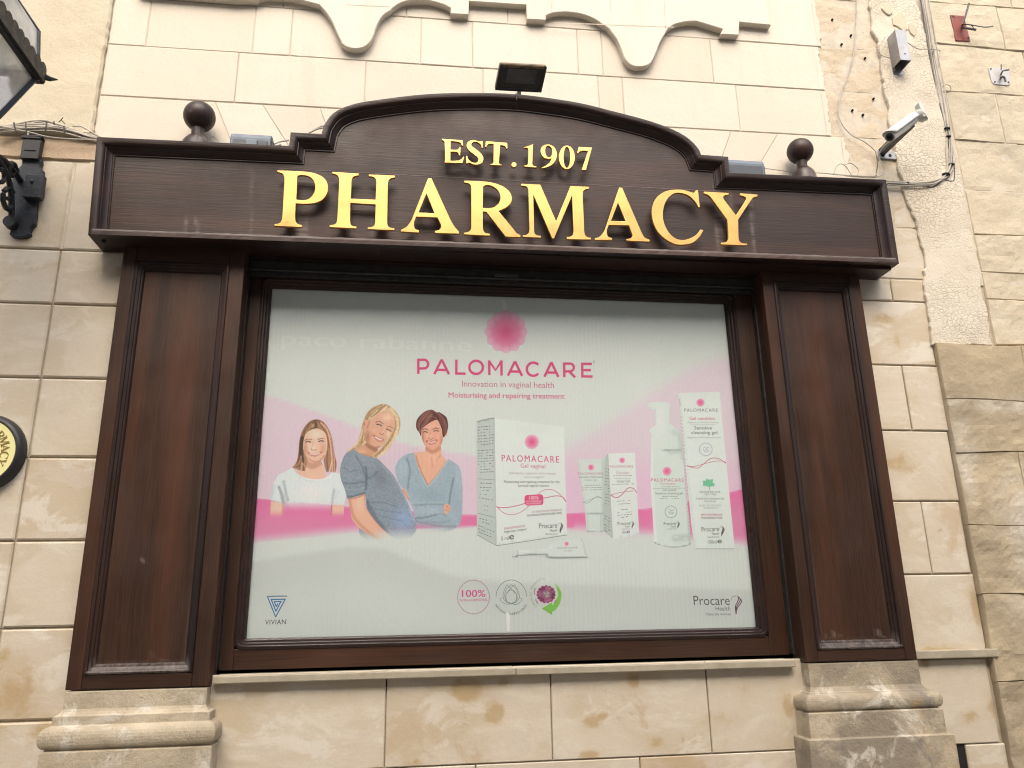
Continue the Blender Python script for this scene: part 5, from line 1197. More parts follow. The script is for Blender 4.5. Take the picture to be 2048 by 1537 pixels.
# printed women ------------------------------------------------------
LAY[0] = 4; E1 = (500, 780, 450 / 2034)
SK = (226, 188, 166); SKL = (241, 214, 198); SKD = (186, 134, 110); W_ = (244, 242, 238); DK = (62, 44, 38)
w1 = patch('printed_woman', '190,1005 300,1030 305,1010 735,1040 850,1040 845,1175 735,1175 728,1100 700,900 640,640~ 500,640~ 330,900 300,1165 180,1165', paint(SK, [('b', 240, 1060, 60, 60, SKL, .4), ('l', '300,1040 292,1160', 22, SKD, .5), ('l', '735,1045 732,1160', 16, (110, 60, 60), .6), ('l', '480,640 560,690 640,650', 60, SKD, .6), ('f', 1080, 1165)]), po, E1, 2.4, 'printed young woman with long fair brown hair and a white t-shirt')
patch('hair', '590,268~ 525,298~ 470,375~ 445,470~ 438,560~ 420,650~ 380,702 430,722~ 495,738 520,640~ 500,560~ 600,420~ 690,540~ 665,640~ 690,742 735,740~ 772,748 783,670~ 760,560~ 742,440~ 705,345~ 655,285~', paint((172, 132, 104), strands('592,280 540,310 490,390 462,500 445,600 410,700', '598,300 590,340 530,370 492,450 482,560 490,730', 26, 6, [(206, 168, 136), (120, 86, 64), (92, 68, 54), (226, 192, 164)], .7, 2) + strands('600,275 650,300 700,370 722,480 735,610 705,740', '610,272 680,310 740,420 760,540 775,640 768,742', 24, 6, [(222, 182, 154), (140, 98, 76), (236, 204, 182), (176, 130, 104)], .7, 3) + [
    ('l', '600,275 540,310 490,390 462,500 450,600 430,690', 34, (118, 84, 62), .75), ('l', '470,440 462,560 470,640', 40, (70, 56, 48), .8), ('l', '610,272 640,320 690,400 715,520', 16, (120, 84, 62), .6), ('l', '590,290 600,330 590,360', 30, (80, 66, 56), .6), ('l', '640,300 700,370 725,480 740,620 745,740', 14, (226, 186, 160), .8),
    ('l', '505,700 470,660 460,600', 12, (214, 176, 148), .6), ('l', '420,690 450,650 462,600', 9, (222, 186, 160), .6), ('l', '700,560 695,650 705,735', 12, (120, 78, 62), .7), ('l', '760,600 765,740', 8, (236, 200, 178), .6), ('l', '670,600 660,690 690,735', 12, (150, 104, 84), .7), ('l', '560,300 510,380 490,470', 8, (200, 164, 130), .6), ('n', 7)]), w1, E1, 1.5)
patch('face', '585,352~ 515,385~ 486,450~ 480,530~ 500,592~ 542,640~ 590,656~ 640,645~ 680,592~ 697,520~ 697,450~ 680,392~ 632,358~', paint((230, 192, 170), [
    ('b', 600, 400, 60, 40, (244, 220, 204), .7), ('b', 560, 520, 40, 40, (246, 220, 202), .6), ('b', 660, 530, 26, 60, (206, 150, 124), .6), ('b', 500, 540, 20, 80, (188, 126, 98), .6), ('l', '510,610 560,645 620,648 670,600', 20, (190, 132, 106), .6),
    ('l', '496,458 520,446 558,452', 7, (112, 78, 60), .85), ('l', '612,450 640,440 668,441', 7, (112, 78, 60), .8), ('l', '505,474 525,468 548,476', 9, DK, .8), ('l', '620,470 642,463 664,467', 9, DK, .75),
    ('l', '572,470 560,510 556,535', 9, (204, 148, 122), .6), ('l', '552,538 575,548 602,540', 7, (170, 102, 84), .7), ('l', '530,572 560,584 600,585 642,566', 18, (190, 108, 100), .75), ('l', '545,577 568,583 600,583 628,573', 9, (240, 234, 228), .95), ('l', '548,594 590,602 628,584', 8, (200, 122, 112), .7), ('l', '505,470 525,464 548,470', 7, (90, 62, 52), .6), ('l', '620,465 642,458 664,462', 7, (90, 62, 52), .6), ('n', 4), ('l', '518,545 522,575 535,600', 5, (182, 116, 94), .6), ('l', '650,540 652,570', 5, (182, 116, 94), .5)]), w1, E1, 1.25)
patch('top', '380,703 430,758~ 500,795~ 600,808~ 680,795~ 735,752 775,748 825,772~ 850,830~ 868,930~ 852,1045 742,1040 738,1000 730,1112 300,1112 305,1035 180,995 210,860~ 255,772~ 330,735~', paint((214, 224, 223), [
    ('l', '385,712 432,762 505,802 600,815 680,803 740,758', 9, (242, 244, 238), .8), ('l', '395,728 440,778 510,818 600,832', 8, (176, 188, 190), .5), ('l', '262,880 285,950 300,1030', 14, (118, 126, 136), .85), ('l', '305,830 325,930 345,1000', 12, (140, 150, 158), .8), ('l', '300,960 330,1060 380,1100', 22, (170, 174, 184), .7), ('l', '215,860 190,985', 14, (182, 196, 206), .8), ('l', '185,990 300,1030', 8, (196, 208, 212), .8), ('l', '760,900 745,1000 742,1036', 12, (140, 148, 156), .7), ('l', '800,920 770,980', 8, (190, 200, 204), .6), ('l', '740,1040 850,1043', 8, (196, 206, 210), .8), ('b', 560, 930, 120, 90, (226, 234, 230), .7), ('n', 3), ('f', 985, 1112)], 1.9), w1, E1, 2.2)
w3 = patch('printed_woman', '1590,500 1580,560 1485,565 1500,700 1605,880 1790,660 1735,590 1722,480', paint((224, 176, 150), [('b', 1640, 620, 60, 60, (234, 190, 164), .6), ('l', '1600,530 1650,560 1720,520', 46, (192, 134, 106), .7), ('l', '1500,600 1540,720 1605,860', 14, (198, 128, 92), .7), ('l', '1780,650 1700,760 1610,865', 12, (198, 128, 92), .6), ('l', '1640,610 1650,700', 14, (206, 140, 104), .5), ('l', '1720,590 1690,640', 10, (196, 130, 96), .5)]), po, E1, 1.8, 'printed older woman with short dark red hair and a blue grey v-neck jumper')
patch('face', '1640,262~ 1585,285~ 1556,340~ 1550,420~ 1572,490~ 1610,540~ 1652,560~ 1692,545~ 1732,490~ 1752,420~ 1776,415~ 1785,375~ 1765,360~ 1745,330~ 1700,280~', paint((220, 168, 146), [
    ('b', 1640, 330, 50, 26, (232, 186, 164), .7), ('b', 1620, 420, 24, 22, (238, 190, 168), .7), ('b', 1700, 430, 26, 30, (232, 176, 150), .5), ('b', 1562, 430, 14, 60, (176, 108, 80), .6), ('b', 1735, 470, 18, 60, (178, 112, 84), .6), ('l', '1590,520 1650,556 1710,520', 18, (186, 116, 88), .6),
    ('l', '1556,362 1580,354 1606,362', 7, (84, 50, 42), .85), ('l', '1655,358 1680,346 1706,352', 7, (84, 50, 42), .85), ('l', '1562,384 1582,378 1602,386', 9, DK, .85), ('l', '1660,376 1682,369 1704,374', 9, DK, .85), ('l', '1632,385 1618,420 1614,436', 7, (190, 122, 98), .6), ('l', '1610,438 1635,448 1658,438', 7, (160, 88, 70), .7),
    ('l', '1598,465 1635,473 1686,458', 20, (176, 78, 76), .8), ('l', '1612,470 1640,475 1674,464', 9, (242, 236, 230), .95), ('n', 4), ('l', '1612,490 1645,494 1676,480', 7, (186, 90, 86), .7), ('b', 1768, 395, 10, 22, (220, 150, 124), .8)]), w3, E1, 1.2)
patch('hair', '1640,180~ 1572,202~ 1512,265~ 1500,330~ 1512,365 1528,385~ 1545,425 1552,360 1580,330~ 1640,288 1690,272~ 1715,310~ 1735,360 1742,420~ 1756,430 1785,365~ 1790,310~ 1772,245~ 1705,198 1690,205~', paint((98, 58, 52), strands('1640,185 1575,210 1520,270 1505,340 1530,395', '1660,195 1640,250 1600,300 1570,330 1550,370', 26, 6, [(140, 92, 82), (70, 38, 36), (118, 72, 64), (160, 112, 104)], .7, 4) + strands('1660,190 1710,210 1760,260 1785,330 1765,410', '1650,200 1690,240 1715,290 1735,350 1745,410', 18, 6, [(140, 92, 84), (66, 36, 36), (120, 74, 68)], .7, 5) + [('l', '1620,190 1560,225 1522,300', 16, (136, 88, 78), .7), ('l', '1660,190 1600,240 1560,320', 14, (120, 72, 64), .7), ('l', '1700,215 1745,260 1765,330', 16, (140, 92, 84), .7), ('l', '1640,200 1690,240 1700,270', 10, (66, 36, 34), .8), ('l', '1505,340 1530,390 1546,425', 12, (62, 36, 34), .7), ('l', '1735,330 1750,420', 12, (66, 38, 36), .8), ('l', '1600,250 1640,240 1690,260', 8, (156, 106, 96), .6)]), w3, E1, 1.3)
patch('top', '1485,568 1410,585~ 1345,635~ 1312,720~ 1340,830~ 1385,900 1430,1000 1470,1080~ 1490,1170~ 1510,1300 1700,1300 1815,1275 1880,1232~ 1914,1140~ 1920,900~ 1902,725~ 1862,668~ 1790,625 1700,760~ 1607,868 1530,720~ 1492,600', paint((158, 176, 186), [
    ('b', 1640, 950, 120, 60, (146, 166, 178), .6), ('b', 1380, 720, 50, 90, (176, 190, 198), .6), ('b', 1880, 800, 30, 100, (176, 190, 198), .6), ('l', '1418,620 1445,720 1430,850 1425,890', 9, (92, 110, 122), .7), ('l', '1840,800 1815,920 1800,1030', 9, (92, 108, 120), .8), ('l', '1494,600 1535,720 1607,872 1700,765 1790,632', 8, (186, 200, 206), .7), ('l', '1400,1012 1500,1045 1600,1035 1750,1036', 10, (112, 126, 138), .7), ('l', '1440,1030 1600,1020 1750,1020', 9, (190, 202, 208), .5),
    ('l', '1490,1165 1600,1150 1700,1125 1770,1130', 9, (98, 110, 122), .8), ('l', '1490,1185 1640,1220 1760,1235 1860,1235', 10, (120, 130, 142), .7), ('l', '1560,1180 1680,1200 1800,1190', 8, (132, 144, 156), .6), ('l', '1700,1120 1810,1130 1870,1180', 14, (176, 188, 196), .6), ('b', 1600, 1090, 110, 34, (178, 190, 200), .6), ('l', '1700,1295 1760,1272 1820,1250', 6, (140, 146, 154), .7), ('b', 1450, 1060, 40, 60, (190, 196, 206), .6), ('n', 4), ('fx', 1560, 1180, -.15, 1, 100)], 1.9), w3, E1, 2.2)
patch('hand', '1380,888 1400,900~ 1425,940~ 1445,1000 1415,985~ 1390,950~ 1376,915~', paint((224, 178, 154), [('l', '1385,905 1415,950 1438,995', 8, (188, 112, 84), .6)]), w3, E1, 1.6)
patch('hand', '1752,1040 1790,1036~ 1812,1062~ 1805,1095~ 1768,1130 1756,1095', paint((224, 172, 144), [('l', '1775,1050 1800,1075', 7, (186, 108, 70), .7), ('l', '1765,1085 1795,1095', 7, (190, 112, 74), .6)]), w3, E1, 1.6)
w2 = patch('printed_woman', '1035,425 1010,500 945,545 1000,590 1110,612 1150,560 1165,500 1120,440', paint((206, 158, 128), [('l', '1040,440 1080,500 1150,540', 60, (156, 104, 78), .7), ('b', 1010, 560, 40, 26, (226, 184, 156), .7), ('l', '1000,575 1110,610', 12, (170, 120, 94), .5)]), po, E1, 1.8, 'printed blonde pregnant woman in a grey blue top seen from the side')
patch('hair', '1195,128~ 1115,155~ 1055,215~ 1015,310~ 990,420~ 950,495~ 868,560 930,545~ 1000,510~ 1060,480 1200,520 1140,560~ 1108,598 1150,614~ 1215,575~ 1270,520~ 1310,440~ 1345,390~ 1360,300~ 1335,220~ 1265,145~', paint((206, 182, 150), strands('1190,135 1110,165 1050,230 1015,320 995,420 940,520 890,555', '1240,150 1180,200 1090,280 1050,380 1045,450 1010,510 960,540', 34, 6, [(232, 210, 176), (166, 134, 102), (222, 194, 154), (140, 110, 84)], .75, 6) + strands('1230,140 1300,200 1325,290 1305,380 1260,460 1190,540 1125,600', '1260,150 1340,230 1355,310 1335,400 1290,480 1240,550 1160,608', 28, 6, [(240, 224, 198), (186, 150, 112), (228, 206, 170), (158, 124, 92)], .75, 7) + [
    ('l', '1190,140 1110,180 1060,250 1040,320', 26, (172, 138, 104), .7), ('l', '1220,140 1170,190 1100,250', 14, (150, 118, 92), .7), ('l', '1240,150 1210,180 1080,270', 8, (226, 200, 164), .8), ('l', '1060,280 1045,240 1080,200', 18, (160, 128, 96), .6), ('l', '1270,165 1320,240 1335,320 1310,420 1250,520 1170,600', 26, (230, 210, 174), .7), ('l', '1300,240 1315,330 1280,420', 14, (180, 134, 90), .7), ('l', '1015,350 1000,430 950,505 890,555', 16, (226, 202, 158), .8), ('l', '1020,400 1010,460 970,510', 12, (170, 132, 92), .7), ('l', '1240,480 1190,550 1130,600', 12, (168, 122, 80), .7), ('l', '1345,330 1320,430 1270,510', 6, (246, 226, 190), .8), ('n', 7)]), w2, E1, 1.5)
patch('face', '1195,198~ 1130,238~ 1080,285 1045,270~ 1020,295~ 1012,325~ 1030,352~ 1036,400~ 1040,455~ 1070,498~ 1120,522~ 1160,526~ 1215,482~ 1265,405~ 1300,335~ 1308,262~ 1272,212~', paint((214, 170, 146), [
    ('b', 1240, 250, 50, 36, (236, 204, 180), .8), ('b', 1120, 380, 40, 36, (226, 176, 148), .6), ('b', 1060, 430, 26, 60, (172, 114, 86), .7), ('b', 1250, 400, 22, 30, (240, 206, 184), .8), ('l', '1060,490 1120,520 1170,520', 20, (168, 110, 82), .6), ('b', 1030, 310, 12, 26, (176, 116, 92), .7), ('l', '1080,290 1060,340', 18, (170, 120, 90), .5),
    ('l', '1136,296 1165,284 1204,308', 8, (132, 92, 68), .8), ('l', '1244,334 1268,334 1292,348', 7, (132, 92, 68), .8), ('l', '1146,314 1168,314 1190,328', 10, DK, .85), ('l', '1232,356 1250,360 1274,374', 9, DK, .85), ('l', '1222,335 1210,370 1194,392', 9, (232, 190, 164), .7), ('l', '1172,392 1188,404 1206,400', 8, (150, 92, 72), .7),
    ('l', '1122,416 1152,440 1200,454', 22, (174, 94, 86), .8), ('l', '1132,426 1158,443 1192,453', 11, (244, 238, 232), .95), ('n', 4), ('l', '1130,440 1158,464 1192,470', 8, (190, 106, 96), .7), ('l', '1104,392 1100,420', 6, (160, 104, 82), .6)]), w2, E1, 1.2)
patch('top', '945,540 870,572~ 832,640~ 812,730~ 822,810~ 852,890~ 880,988 1040,940 1046,1000~ 1062,1085~ 1120,1170 985,1250 1000,1320~ 1100,1375~ 1230,1395 1400,1355~ 1472,1318~ 1502,1260~ 1490,1180~ 1452,1080~ 1402,960~ 1350,860~ 1290,765~ 1215,685~ 1150,622~ 1080,606~ 1000,580~', paint((140, 153, 164), [
    ('b', 1390, 1170, 90, 110, (150, 172, 208), .8), ('b', 1180, 800, 70, 90, (120, 128, 136), .7), ('b', 1000, 640, 60, 50, (150, 160, 168), .7), ('b', 890, 760, 40, 60, (148, 158, 172), .6), ('l', '1045,700 1055,780 1045,900', 12, (78, 90, 104), .85), ('l', '960,600 1010,690 1040,780 1045,800', 9, (84, 96, 108), .7), ('l', '1060,800 1100,790 1150,740', 10, (88, 98, 108), .6), ('l', '830,830 900,850 1040,830', 8, (88, 98, 112), .7), ('l', '870,970 950,960 1038,930', 10, (84, 96, 110), .8), ('l', '850,890 960,905 1040,880', 6, (168, 178, 188), .7), ('l', '850,700 900,740 960,720', 7, (96, 108, 120), .6), ('l', '840,770 920,800 1000,790', 7, (160, 170, 182), .6),
    ('l', '1050,1010 1090,1090 1150,1190 1230,1290', 26, (84, 94, 106), .75), ('l', '1060,1020 1200,1020 1330,1060', 7, (98, 110, 124), .6), ('l', '1070,1060 1200,1090 1360,1110', 7, (100, 112, 128), .5), ('l', '1090,1110 1220,1150 1380,1190', 7, (104, 118, 138), .5), ('l', '1110,900 1230,930 1340,980', 8, (150, 162, 176), .5), ('l', '1350,870 1400,970 1450,1090 1488,1190', 12, (178, 192, 214), .7), ('l', '1200,690 1290,780 1345,870', 10, (166, 178, 188), .6), ('l', '990,1270 1080,1340 1180,1375', 20, (146, 154, 162), .7), ('l', '1240,1330 1360,1330 1460,1300', 26, (112, 128, 164), .6), ('n', 6), ('fx', 1150, 1225, .04, 1, 150)], 1.9), w2, E1, 1.9)
patch('arm', '885,985 960,968 1040,940 1048,1050~ 1105,1150~ 1210,1270~ 1320,1362 1280,1400~ 1180,1370~ 1080,1315~ 985,1245~ 925,1175~ 908,1095~', paint((224, 180, 154), [('l', '900,1000 920,1100 960,1180 1050,1270 1150,1340', 30, (196, 142, 116), .6), ('b', 990, 1040, 36, 60, (238, 204, 182), .7), ('l', '1040,960 1048,1050 1105,1150 1200,1262', 14, (186, 128, 102), .6), ('l', '895,985 960,975 1036,945', 16, (176, 124, 100), .6), ('fx', 1120, 1220, .5, .86, 190)]), w2, E1, 1.8)
# printed packs ------------------------------------------------------
E2 = (930, 780, 370 / 1625); E3 = (1200, 770, 320 / 1366)
FR = (216, 226, 218); SD = (184, 194, 188)
SHC = (150, 158, 154)
def ribbon(lines, T, parent, wd=1.3): stroke('ribbon', lines, wd, (193, 96, 124), parent, T)
def procare(x0, x1, yb, T, parent, col=GR):
    """small maker's mark: a word, a smaller word and three swoops of hair"""
    w_ = x1 - x0; text('Procare', (x0, yb), (x0 + w_ * .77, yb - w_ * .03), w_ * .21, col, parent, T=T); text('Health', (x0 + w_ * .46, yb + w_ * .14), (x0 + w_ * .77, yb + w_ * .13), w_ * .11, col, parent, T=T, italic=.1); text('Naturally woman', (x0 + w_ * .27, yb + w_ * .27), (x0 + w_ * .78, yb + w_ * .255), w_ * .07, GRL if w_ < 120 and T[2] < .5 else col, parent, T=T)
    q = lambda a, b: '%f,%f' % (x0 + a * w_, yb + b * w_)
    stroke('swoop', [' '.join([q(.92, -.24), q(.945, -.16), q(.92, -.05), q(.885, .06), q(.89, .20)]), ' '.join([q(.955, -.20), q(.975, -.12), q(.945, -.02), q(.90, .08), q(.89, .20)]), ' '.join([q(.985, -.16), q(1.0, -.08), q(.965, .02), q(.91, .11), q(.89, .20)])], max(w_ * T[2] * .028, .7), (84, 66, 82), parent, T)
    stroke('face_line', [' '.join([q(.79, -.10), q(.81, -.18), q(.86, -.22), q(.90, -.245)])], max(w_ * T[2] * .012, .5), GR, parent, T)
def mini(lines, T, parent, wd, col=GRL):
    wd *= .72
    """print too small to read in the photograph: broken grey lines"""
    out = []
    for (x0, y0, x1, y1) in lines:
        n = max(2, int((abs(x1 - x0)) / 22)); rr = random.Random(int(x0 * 7 + y0))
        for k in range(n):
            if rr.random() < .12: continue
            a, b = (k + .05 + .25 * rr.random()) / n, (k + .55 + .42 * rr.random()) / n
            out.append([(T[0] + (x0 + (x1 - x0) * t) * T[2], T[1] + (y0 + (y1 - y0) * t) * T[2]) for t in (a, b)])
    return stroke('small_print', out, wd, col, parent)
LAY[0] = 4
b1 = patch('printed_box', '262,250 868,325 897,1275 278,1370', paint(FR, [('b', 560, 400, 330, 240, (214, 221, 215), .8), ('f', 60, 60.1)] if False else [('l', '264,260 278,1360', 16, (226, 234, 228), .7), ('l', '290,1362 890,1272', 14, (188, 198, 192), .6), ('b', 600, 330, 330, 100, (210, 216, 211), .8)]), po, E2, 4, 'printed large white gel carton')
patch('side_panel', '102,280 258,246 278,1370 105,1275', paint((188, 197, 192), [('l', '110,276 256,246', 10, (120, 128, 126), .7), ('l', '255,260 276,1360', 20, (172, 182, 177), .6), ('b', 180, 800, 70, 300, (200, 209, 203), .6)]), b1, E2, 4)
stroke('edge_line', [('102,280 180,258 258,246', 1.0), ('105,1275 190,1322 278,1370', 1.0), ('278,1370 600,1322 897,1275', 1.2)], 1.0, (128, 136, 133), b1, E2)
flower(E2[0] + 587 * E2[2], E2[1] + 458 * E2[2], 15, b1)
text('PALOMACARE', (322, 628), (826, 640), 56, (196, 88, 128), b1, bold=.01, space=1.25, T=E2); text('Gel vaginal', (488, 684), (706, 690), 36, (190, 110, 140), b1, T=E2)
text('Hidratante y reparador de la mucosa', (385, 742), (795, 745), 22, (160, 150, 152), b1, T=E2); text('cérvico-vaginal', (518, 777), (688, 776), 20, (160, 150, 152), b1, T=E2)
text('Moisturizing and repairing treatment for the', (342, 818), (830, 820), 22, GR, b1, bold=.008, T=E2); text('cervical-vaginal mucosa', (465, 853), (735, 850), 21, GR, b1, bold=.008, T=E2)
ribbon([('275,1022 300,1036 400,1030 520,1000 600,960 700,950 800,932 860,945 885,985', 1.5), ('275,1022 330,1075 400,1098 480,1080 560,1020 640,920 700,880 770,880 840,925 885,985', 1.1)], E2, b1)
patch('badge', '540,925 665,918 685,935~ 686,1000~ 668,1012 545,1018 526,1000~ 523,945~', (214, 84, 130), b1, E2, 4)
text('100%', (565, 965), (648, 962), 30, (246, 232, 238), b1, T=E2); text('NO HORMONAL', (535, 988), (675, 985), 14, (246, 226, 234), b1, T=E2); text('NON HORMONAL', (540, 1008), (665, 1003), 13, (246, 226, 234), b1, T=E2)
text('SIN PERFUME/SIN PARABENOS', (590, 1082), (850, 1062), 17, (178, 128, 142), b1, T=E2); text('FRAGRANCE-FREE/PARABEN-FREE', (545, 1114), (850, 1090), 17, GR, b1, bold=.006, T=E2)
text('ENVASE MONODOSIS', (345, 1228), (525, 1205), 18, (186, 116, 134), b1, T=E2); text('Single-dose container', (345, 1258), (542, 1232), 19, GR, b1, bold=.006, T=E2); text('5 ml', (318, 1325), (382, 1318), 34, GR, b1, T=E2); text('e', (388, 1318), (428, 1312), 58, GR, b1, bold=.02, T=E2)
procare(650, 858, 1218, E2, b1)
mini([(108, y0, 256, y0 - 14) for y0 in range(330, 500, 26)] + [(110, y0, 256, y0 - 8) for y0 in range(535, 745, 24)] + [(130, 820, 235, 822), (130, 858, 230, 862), (150, 884, 210, 886), (120, 915, 245, 930), (118, 948, 248, 970), (160, 1015, 205, 1025), (160, 1055, 208, 1062), (125, 1130, 245, 1158), (150, 1160, 225, 1182), (112, 1190, 262, 1252), (112, 1218, 262, 1280), (115, 1245, 230, 1295)], E2, b1, 2.0, (112, 120, 118))
stroke('edge_line', ['110,782 262,792', '112,1085 266,1122'], .8, (120, 128, 126), b1, E2)
t1 = patch('printed_tube', '415,1440 460,1445 468,1412 720,1395 750,1340~ 870,1318 1030,1300 1075,1470 735,1478 712,1448 468,1458 462,1470 412,1468', paint((208, 216, 211), [('l', '415,1466 465,1466 470,1455 712,1446 738,1474 1070,1472', 12, (150, 158, 155), .8), ('l', '1030,1305 1072,1468', 16, (178, 186, 182), .7), ('l', '470,1418 720,1402 760,1350', 8, (226, 232, 228), .7)]), po, E2, 3, 'printed single-dose tube lying in front of the large carton')
stroke('edge_line', ['415,1468 462,1470 470,1456 712,1448 735,1478 1080,1474', '462,1415 466,1460'], .9, (136, 144, 141), t1, E2)
flower(E2[0] + 893 * E2[2], E2[1] + 1353 * E2[2], 4.6, t1); text('PALOMACARE', (812, 1398), (985, 1394), 16, (150, 140, 146), t1, space=1.2, T=E2); text('Gel vaginal', (868, 1420), (940, 1418), 12, GRL, t1, T=E2)
LAY[0] = 4
t2 = patch('printed_tube', '985,610 1230,600 1222,1085 1205,1250 1130,1256~ 1068,1248 1056,1085', paint((205, 215, 209), [('l', '990,615 1058,1080', 20, (190, 200, 195), .6), ('l', '1215,620 1215,1080', 34, (180, 190, 185), .6), ('l', '1058,1092 1215,1088', 9, (150, 158, 155), .8), ('l', '1195,1090 1195,1245', 20, (178, 188, 183), .6), ('l', '1075,1100 1080,1240', 14, (188, 198, 193), .6), ('l', '1070,1248 1205,1250', 7, (132, 140, 137), .8), ('b', 1105, 600, 120, 40, (205, 207, 207), .8)]), po, E2, 3, 'printed upright white tube')
flower(E2[0] + 1106 * E2[2], E2[1] + 682 * E2[2], 6.5, t2); text('PALOMACARE', (992, 746), (1215, 746), 20, (182, 112, 138), t2, space=1.2, T=E2); text('Gel vulvar / Hydratante', (1000, 774), (1210, 772), 15, GR, t2, T=E2); text('Vulvar gel', (1050, 800), (1160, 798), 14, GRL, t2, T=E2)
mini([(1025, 840, 1195, 838), (1022, 860, 1200, 858), (1025, 880, 1200, 878)], E2, t2, 2.0); stroke('ribbon', [('1030,985 1080,995 1130,955 1170,938 1205,960', 1.1), ('1035,990 1100,965 1150,945 1200,948', .8)], 1, (150, 156, 153), t2, E2)
b2 = patch('printed_box', '1258,560 1492,552 1530,1268 1300,1312', paint((216, 225, 218), [('l', '1262,570 1300,1300', 12, (226, 234, 228), .6), ('l', '1302,1304 1528,1262', 10, (186, 196, 190), .6)]), po, E2, 3, 'printed slim white gel carton')
patch('side_panel', '1228,590 1258,560 1300,1312 1208,1235', paint((182, 192, 186), [('l', '1258,570 1298,1300', 14, (166, 176, 171), .6)]), b2, E2, 3)
mini([(1228, y0, 1270, y0 + 12) for y0 in range(690, 1010, 28)] + [(1218, y0, 1282, y0 + 40) for y0 in range(1100, 1240, 26)], E2, b2, 1.8, (110, 118, 116))
flower(E2[0] + 1380 * E2[2], E2[1] + 620 * E2[2], 6, b2); text('PALOMACARE', (1272, 686), (1478, 684), 22, (178, 116, 138), b2, space=1.2, T=E2); text('Gel vulvar', (1330, 742), (1440, 740), 24, (172, 132, 144), b2, T=E2); text('Vulvar Gel', (1332, 816), (1446, 812), 24, (104, 116, 112), b2, T=E2)
mini([(1300, 756, 1465, 752), (1290, 832, 1485, 826), (1330, 980, 1450, 972), (1345, 1005, 1455, 998), (1370, 1055, 1430, 1050), (1335, 1082, 1475, 1072), (1340, 1105, 1470, 1092), (1370, 1125, 1435, 1112)], E2, b2, 2.0); stroke('edge_line', ['1310,780 1460,776'], .6, GRL, b2, E2)
ribbon([('1278,925 1330,948 1380,920 1430,865 1480,868 1508,905', 1.5), ('1278,925 1350,905 1420,895 1480,888', 1.0)], E2, b2); procare(1340, 1482, 1190, E2, b2); text('30ml', (1382, 1265), (1420, 1260), 22, GR, b2, T=E2); text('e', (1422, 1262), (1448, 1256), 32, GR, b2, bold=.02, T=E2)
LAY[0] = 4
bt = patch('printed_bottle', '412,165~ 440,150~ 575,152~ 600,175 600,330 655,378~ 690,420 715,700 775,1330~ 760,1370~ 620,1390~ 480,1362~ 462,1340 430,800 440,420 420,395 425,375 470,350 470,215 415,205', paint((206, 217, 210), [
    ('b', 500, 330, 70, 150, (216, 220, 218), .8), ('l', '690,430 700,550', 60, (178, 190, 184), .6), ('l', '430,420 440,800 470,1330', 30, (222, 230, 225), .7), ('l', '520,562 700,556', 6, (120, 130, 126), .8), ('l', '600,575 700,570 705,620', 50, (182, 194, 188), .6), ('l', '740,800 770,1330', 40, (180, 192, 186), .6), ('l', '640,1312 775,1300', 60, (176, 188, 182), .55), ('l', '465,1345 520,1378 620,1390 740,1378 775,1340', 8, (118, 126, 123), .9), ('l', '470,215 470,340', 10, (190, 196, 194), .6), ('l', '415,200 470,208', 8, (180, 186, 184), .6), ('l', '600,180 600,330', 10, (186, 194, 190), .7), ('b', 640, 410, 30, 24, (180, 192, 190), .6), ('l', '640,1305 740,1310', 10, (236, 242, 238), .7)]), po, E3, 3, 'printed white pump bottle')
flower(E3[0] + 572 * E3[2], E3[1] + 738 * E3[2], 9.5, bt); text('PALOMACARE', (437, 826), (715, 828), 28, (190, 104, 134), bt, space=1.2, bold=.006, T=E3); text('Gel sensitivo', (516, 853), (645, 853), 17, (192, 104, 130), bt, bold=.006, T=E3); text('Gel sensitif', (535, 908), (650, 908), 20, (104, 112, 110), bt, T=E3); text('Sensitive cleansing gel', (472, 936), (708, 935), 20, (110, 112, 112), bt, T=E3)
mini([(475, 871, 680, 871), (530, 953, 665, 953), (510, 972, 680, 972)], E3, bt, 2.0); stroke('edge_line', ['450,885 735,883'], .6, GRL, bt, E3)
def ringed(cx_, cy_, r, T, parent, col):
    pts = [(T[0] + (cx_ + r * math.cos(t)) * T[2], T[1] + (cy_ + r * math.sin(t)) * T[2]) for t in np.linspace(0, 2 * math.pi, 40)]
    stroke('round_seal', [pts, *[[(T[0] + (cx_ + r * a) * T[2], T[1] + (cy_ + r * b) * T[2]) for a, b in q] for q in (((-.4, -.1), (-.2, .3), (.2, .4), (.5, .1)), ((-.3, -.4), (.1, -.2), (.5, -.3)), ((-.1, 0), (.3, .1)))]], 1.0, col, parent)
ringed(605, 1085, 50, E3, bt, (150, 140, 148)); procare(545, 678, 1200, E3, bt)
b3 = patch('printed_box', '672,70 1020,60 1150,1402 812,1402 780,1200', paint((214, 224, 217), [('l', '680,80 812,1395', 16, (200, 210, 204), .7), ('b', 850, 90, 200, 60, (210, 217, 212), .8), ('l', '1020,70 1148,1395', 12, (222, 230, 225), .6)]), po, E3, 4, 'printed tall white gel carton')
stroke('edge_line', [('812,1401 1150,1401', 1.1), ('680,120 684,185', .9)], 1, (140, 148, 145), b3, E3)
mini([(682 + k * 2.2, 270 + k * 30, 706 + k * 2.2, 280 + k * 30) for k in range(34)], E3, b3, 1.8, (150, 160, 156))
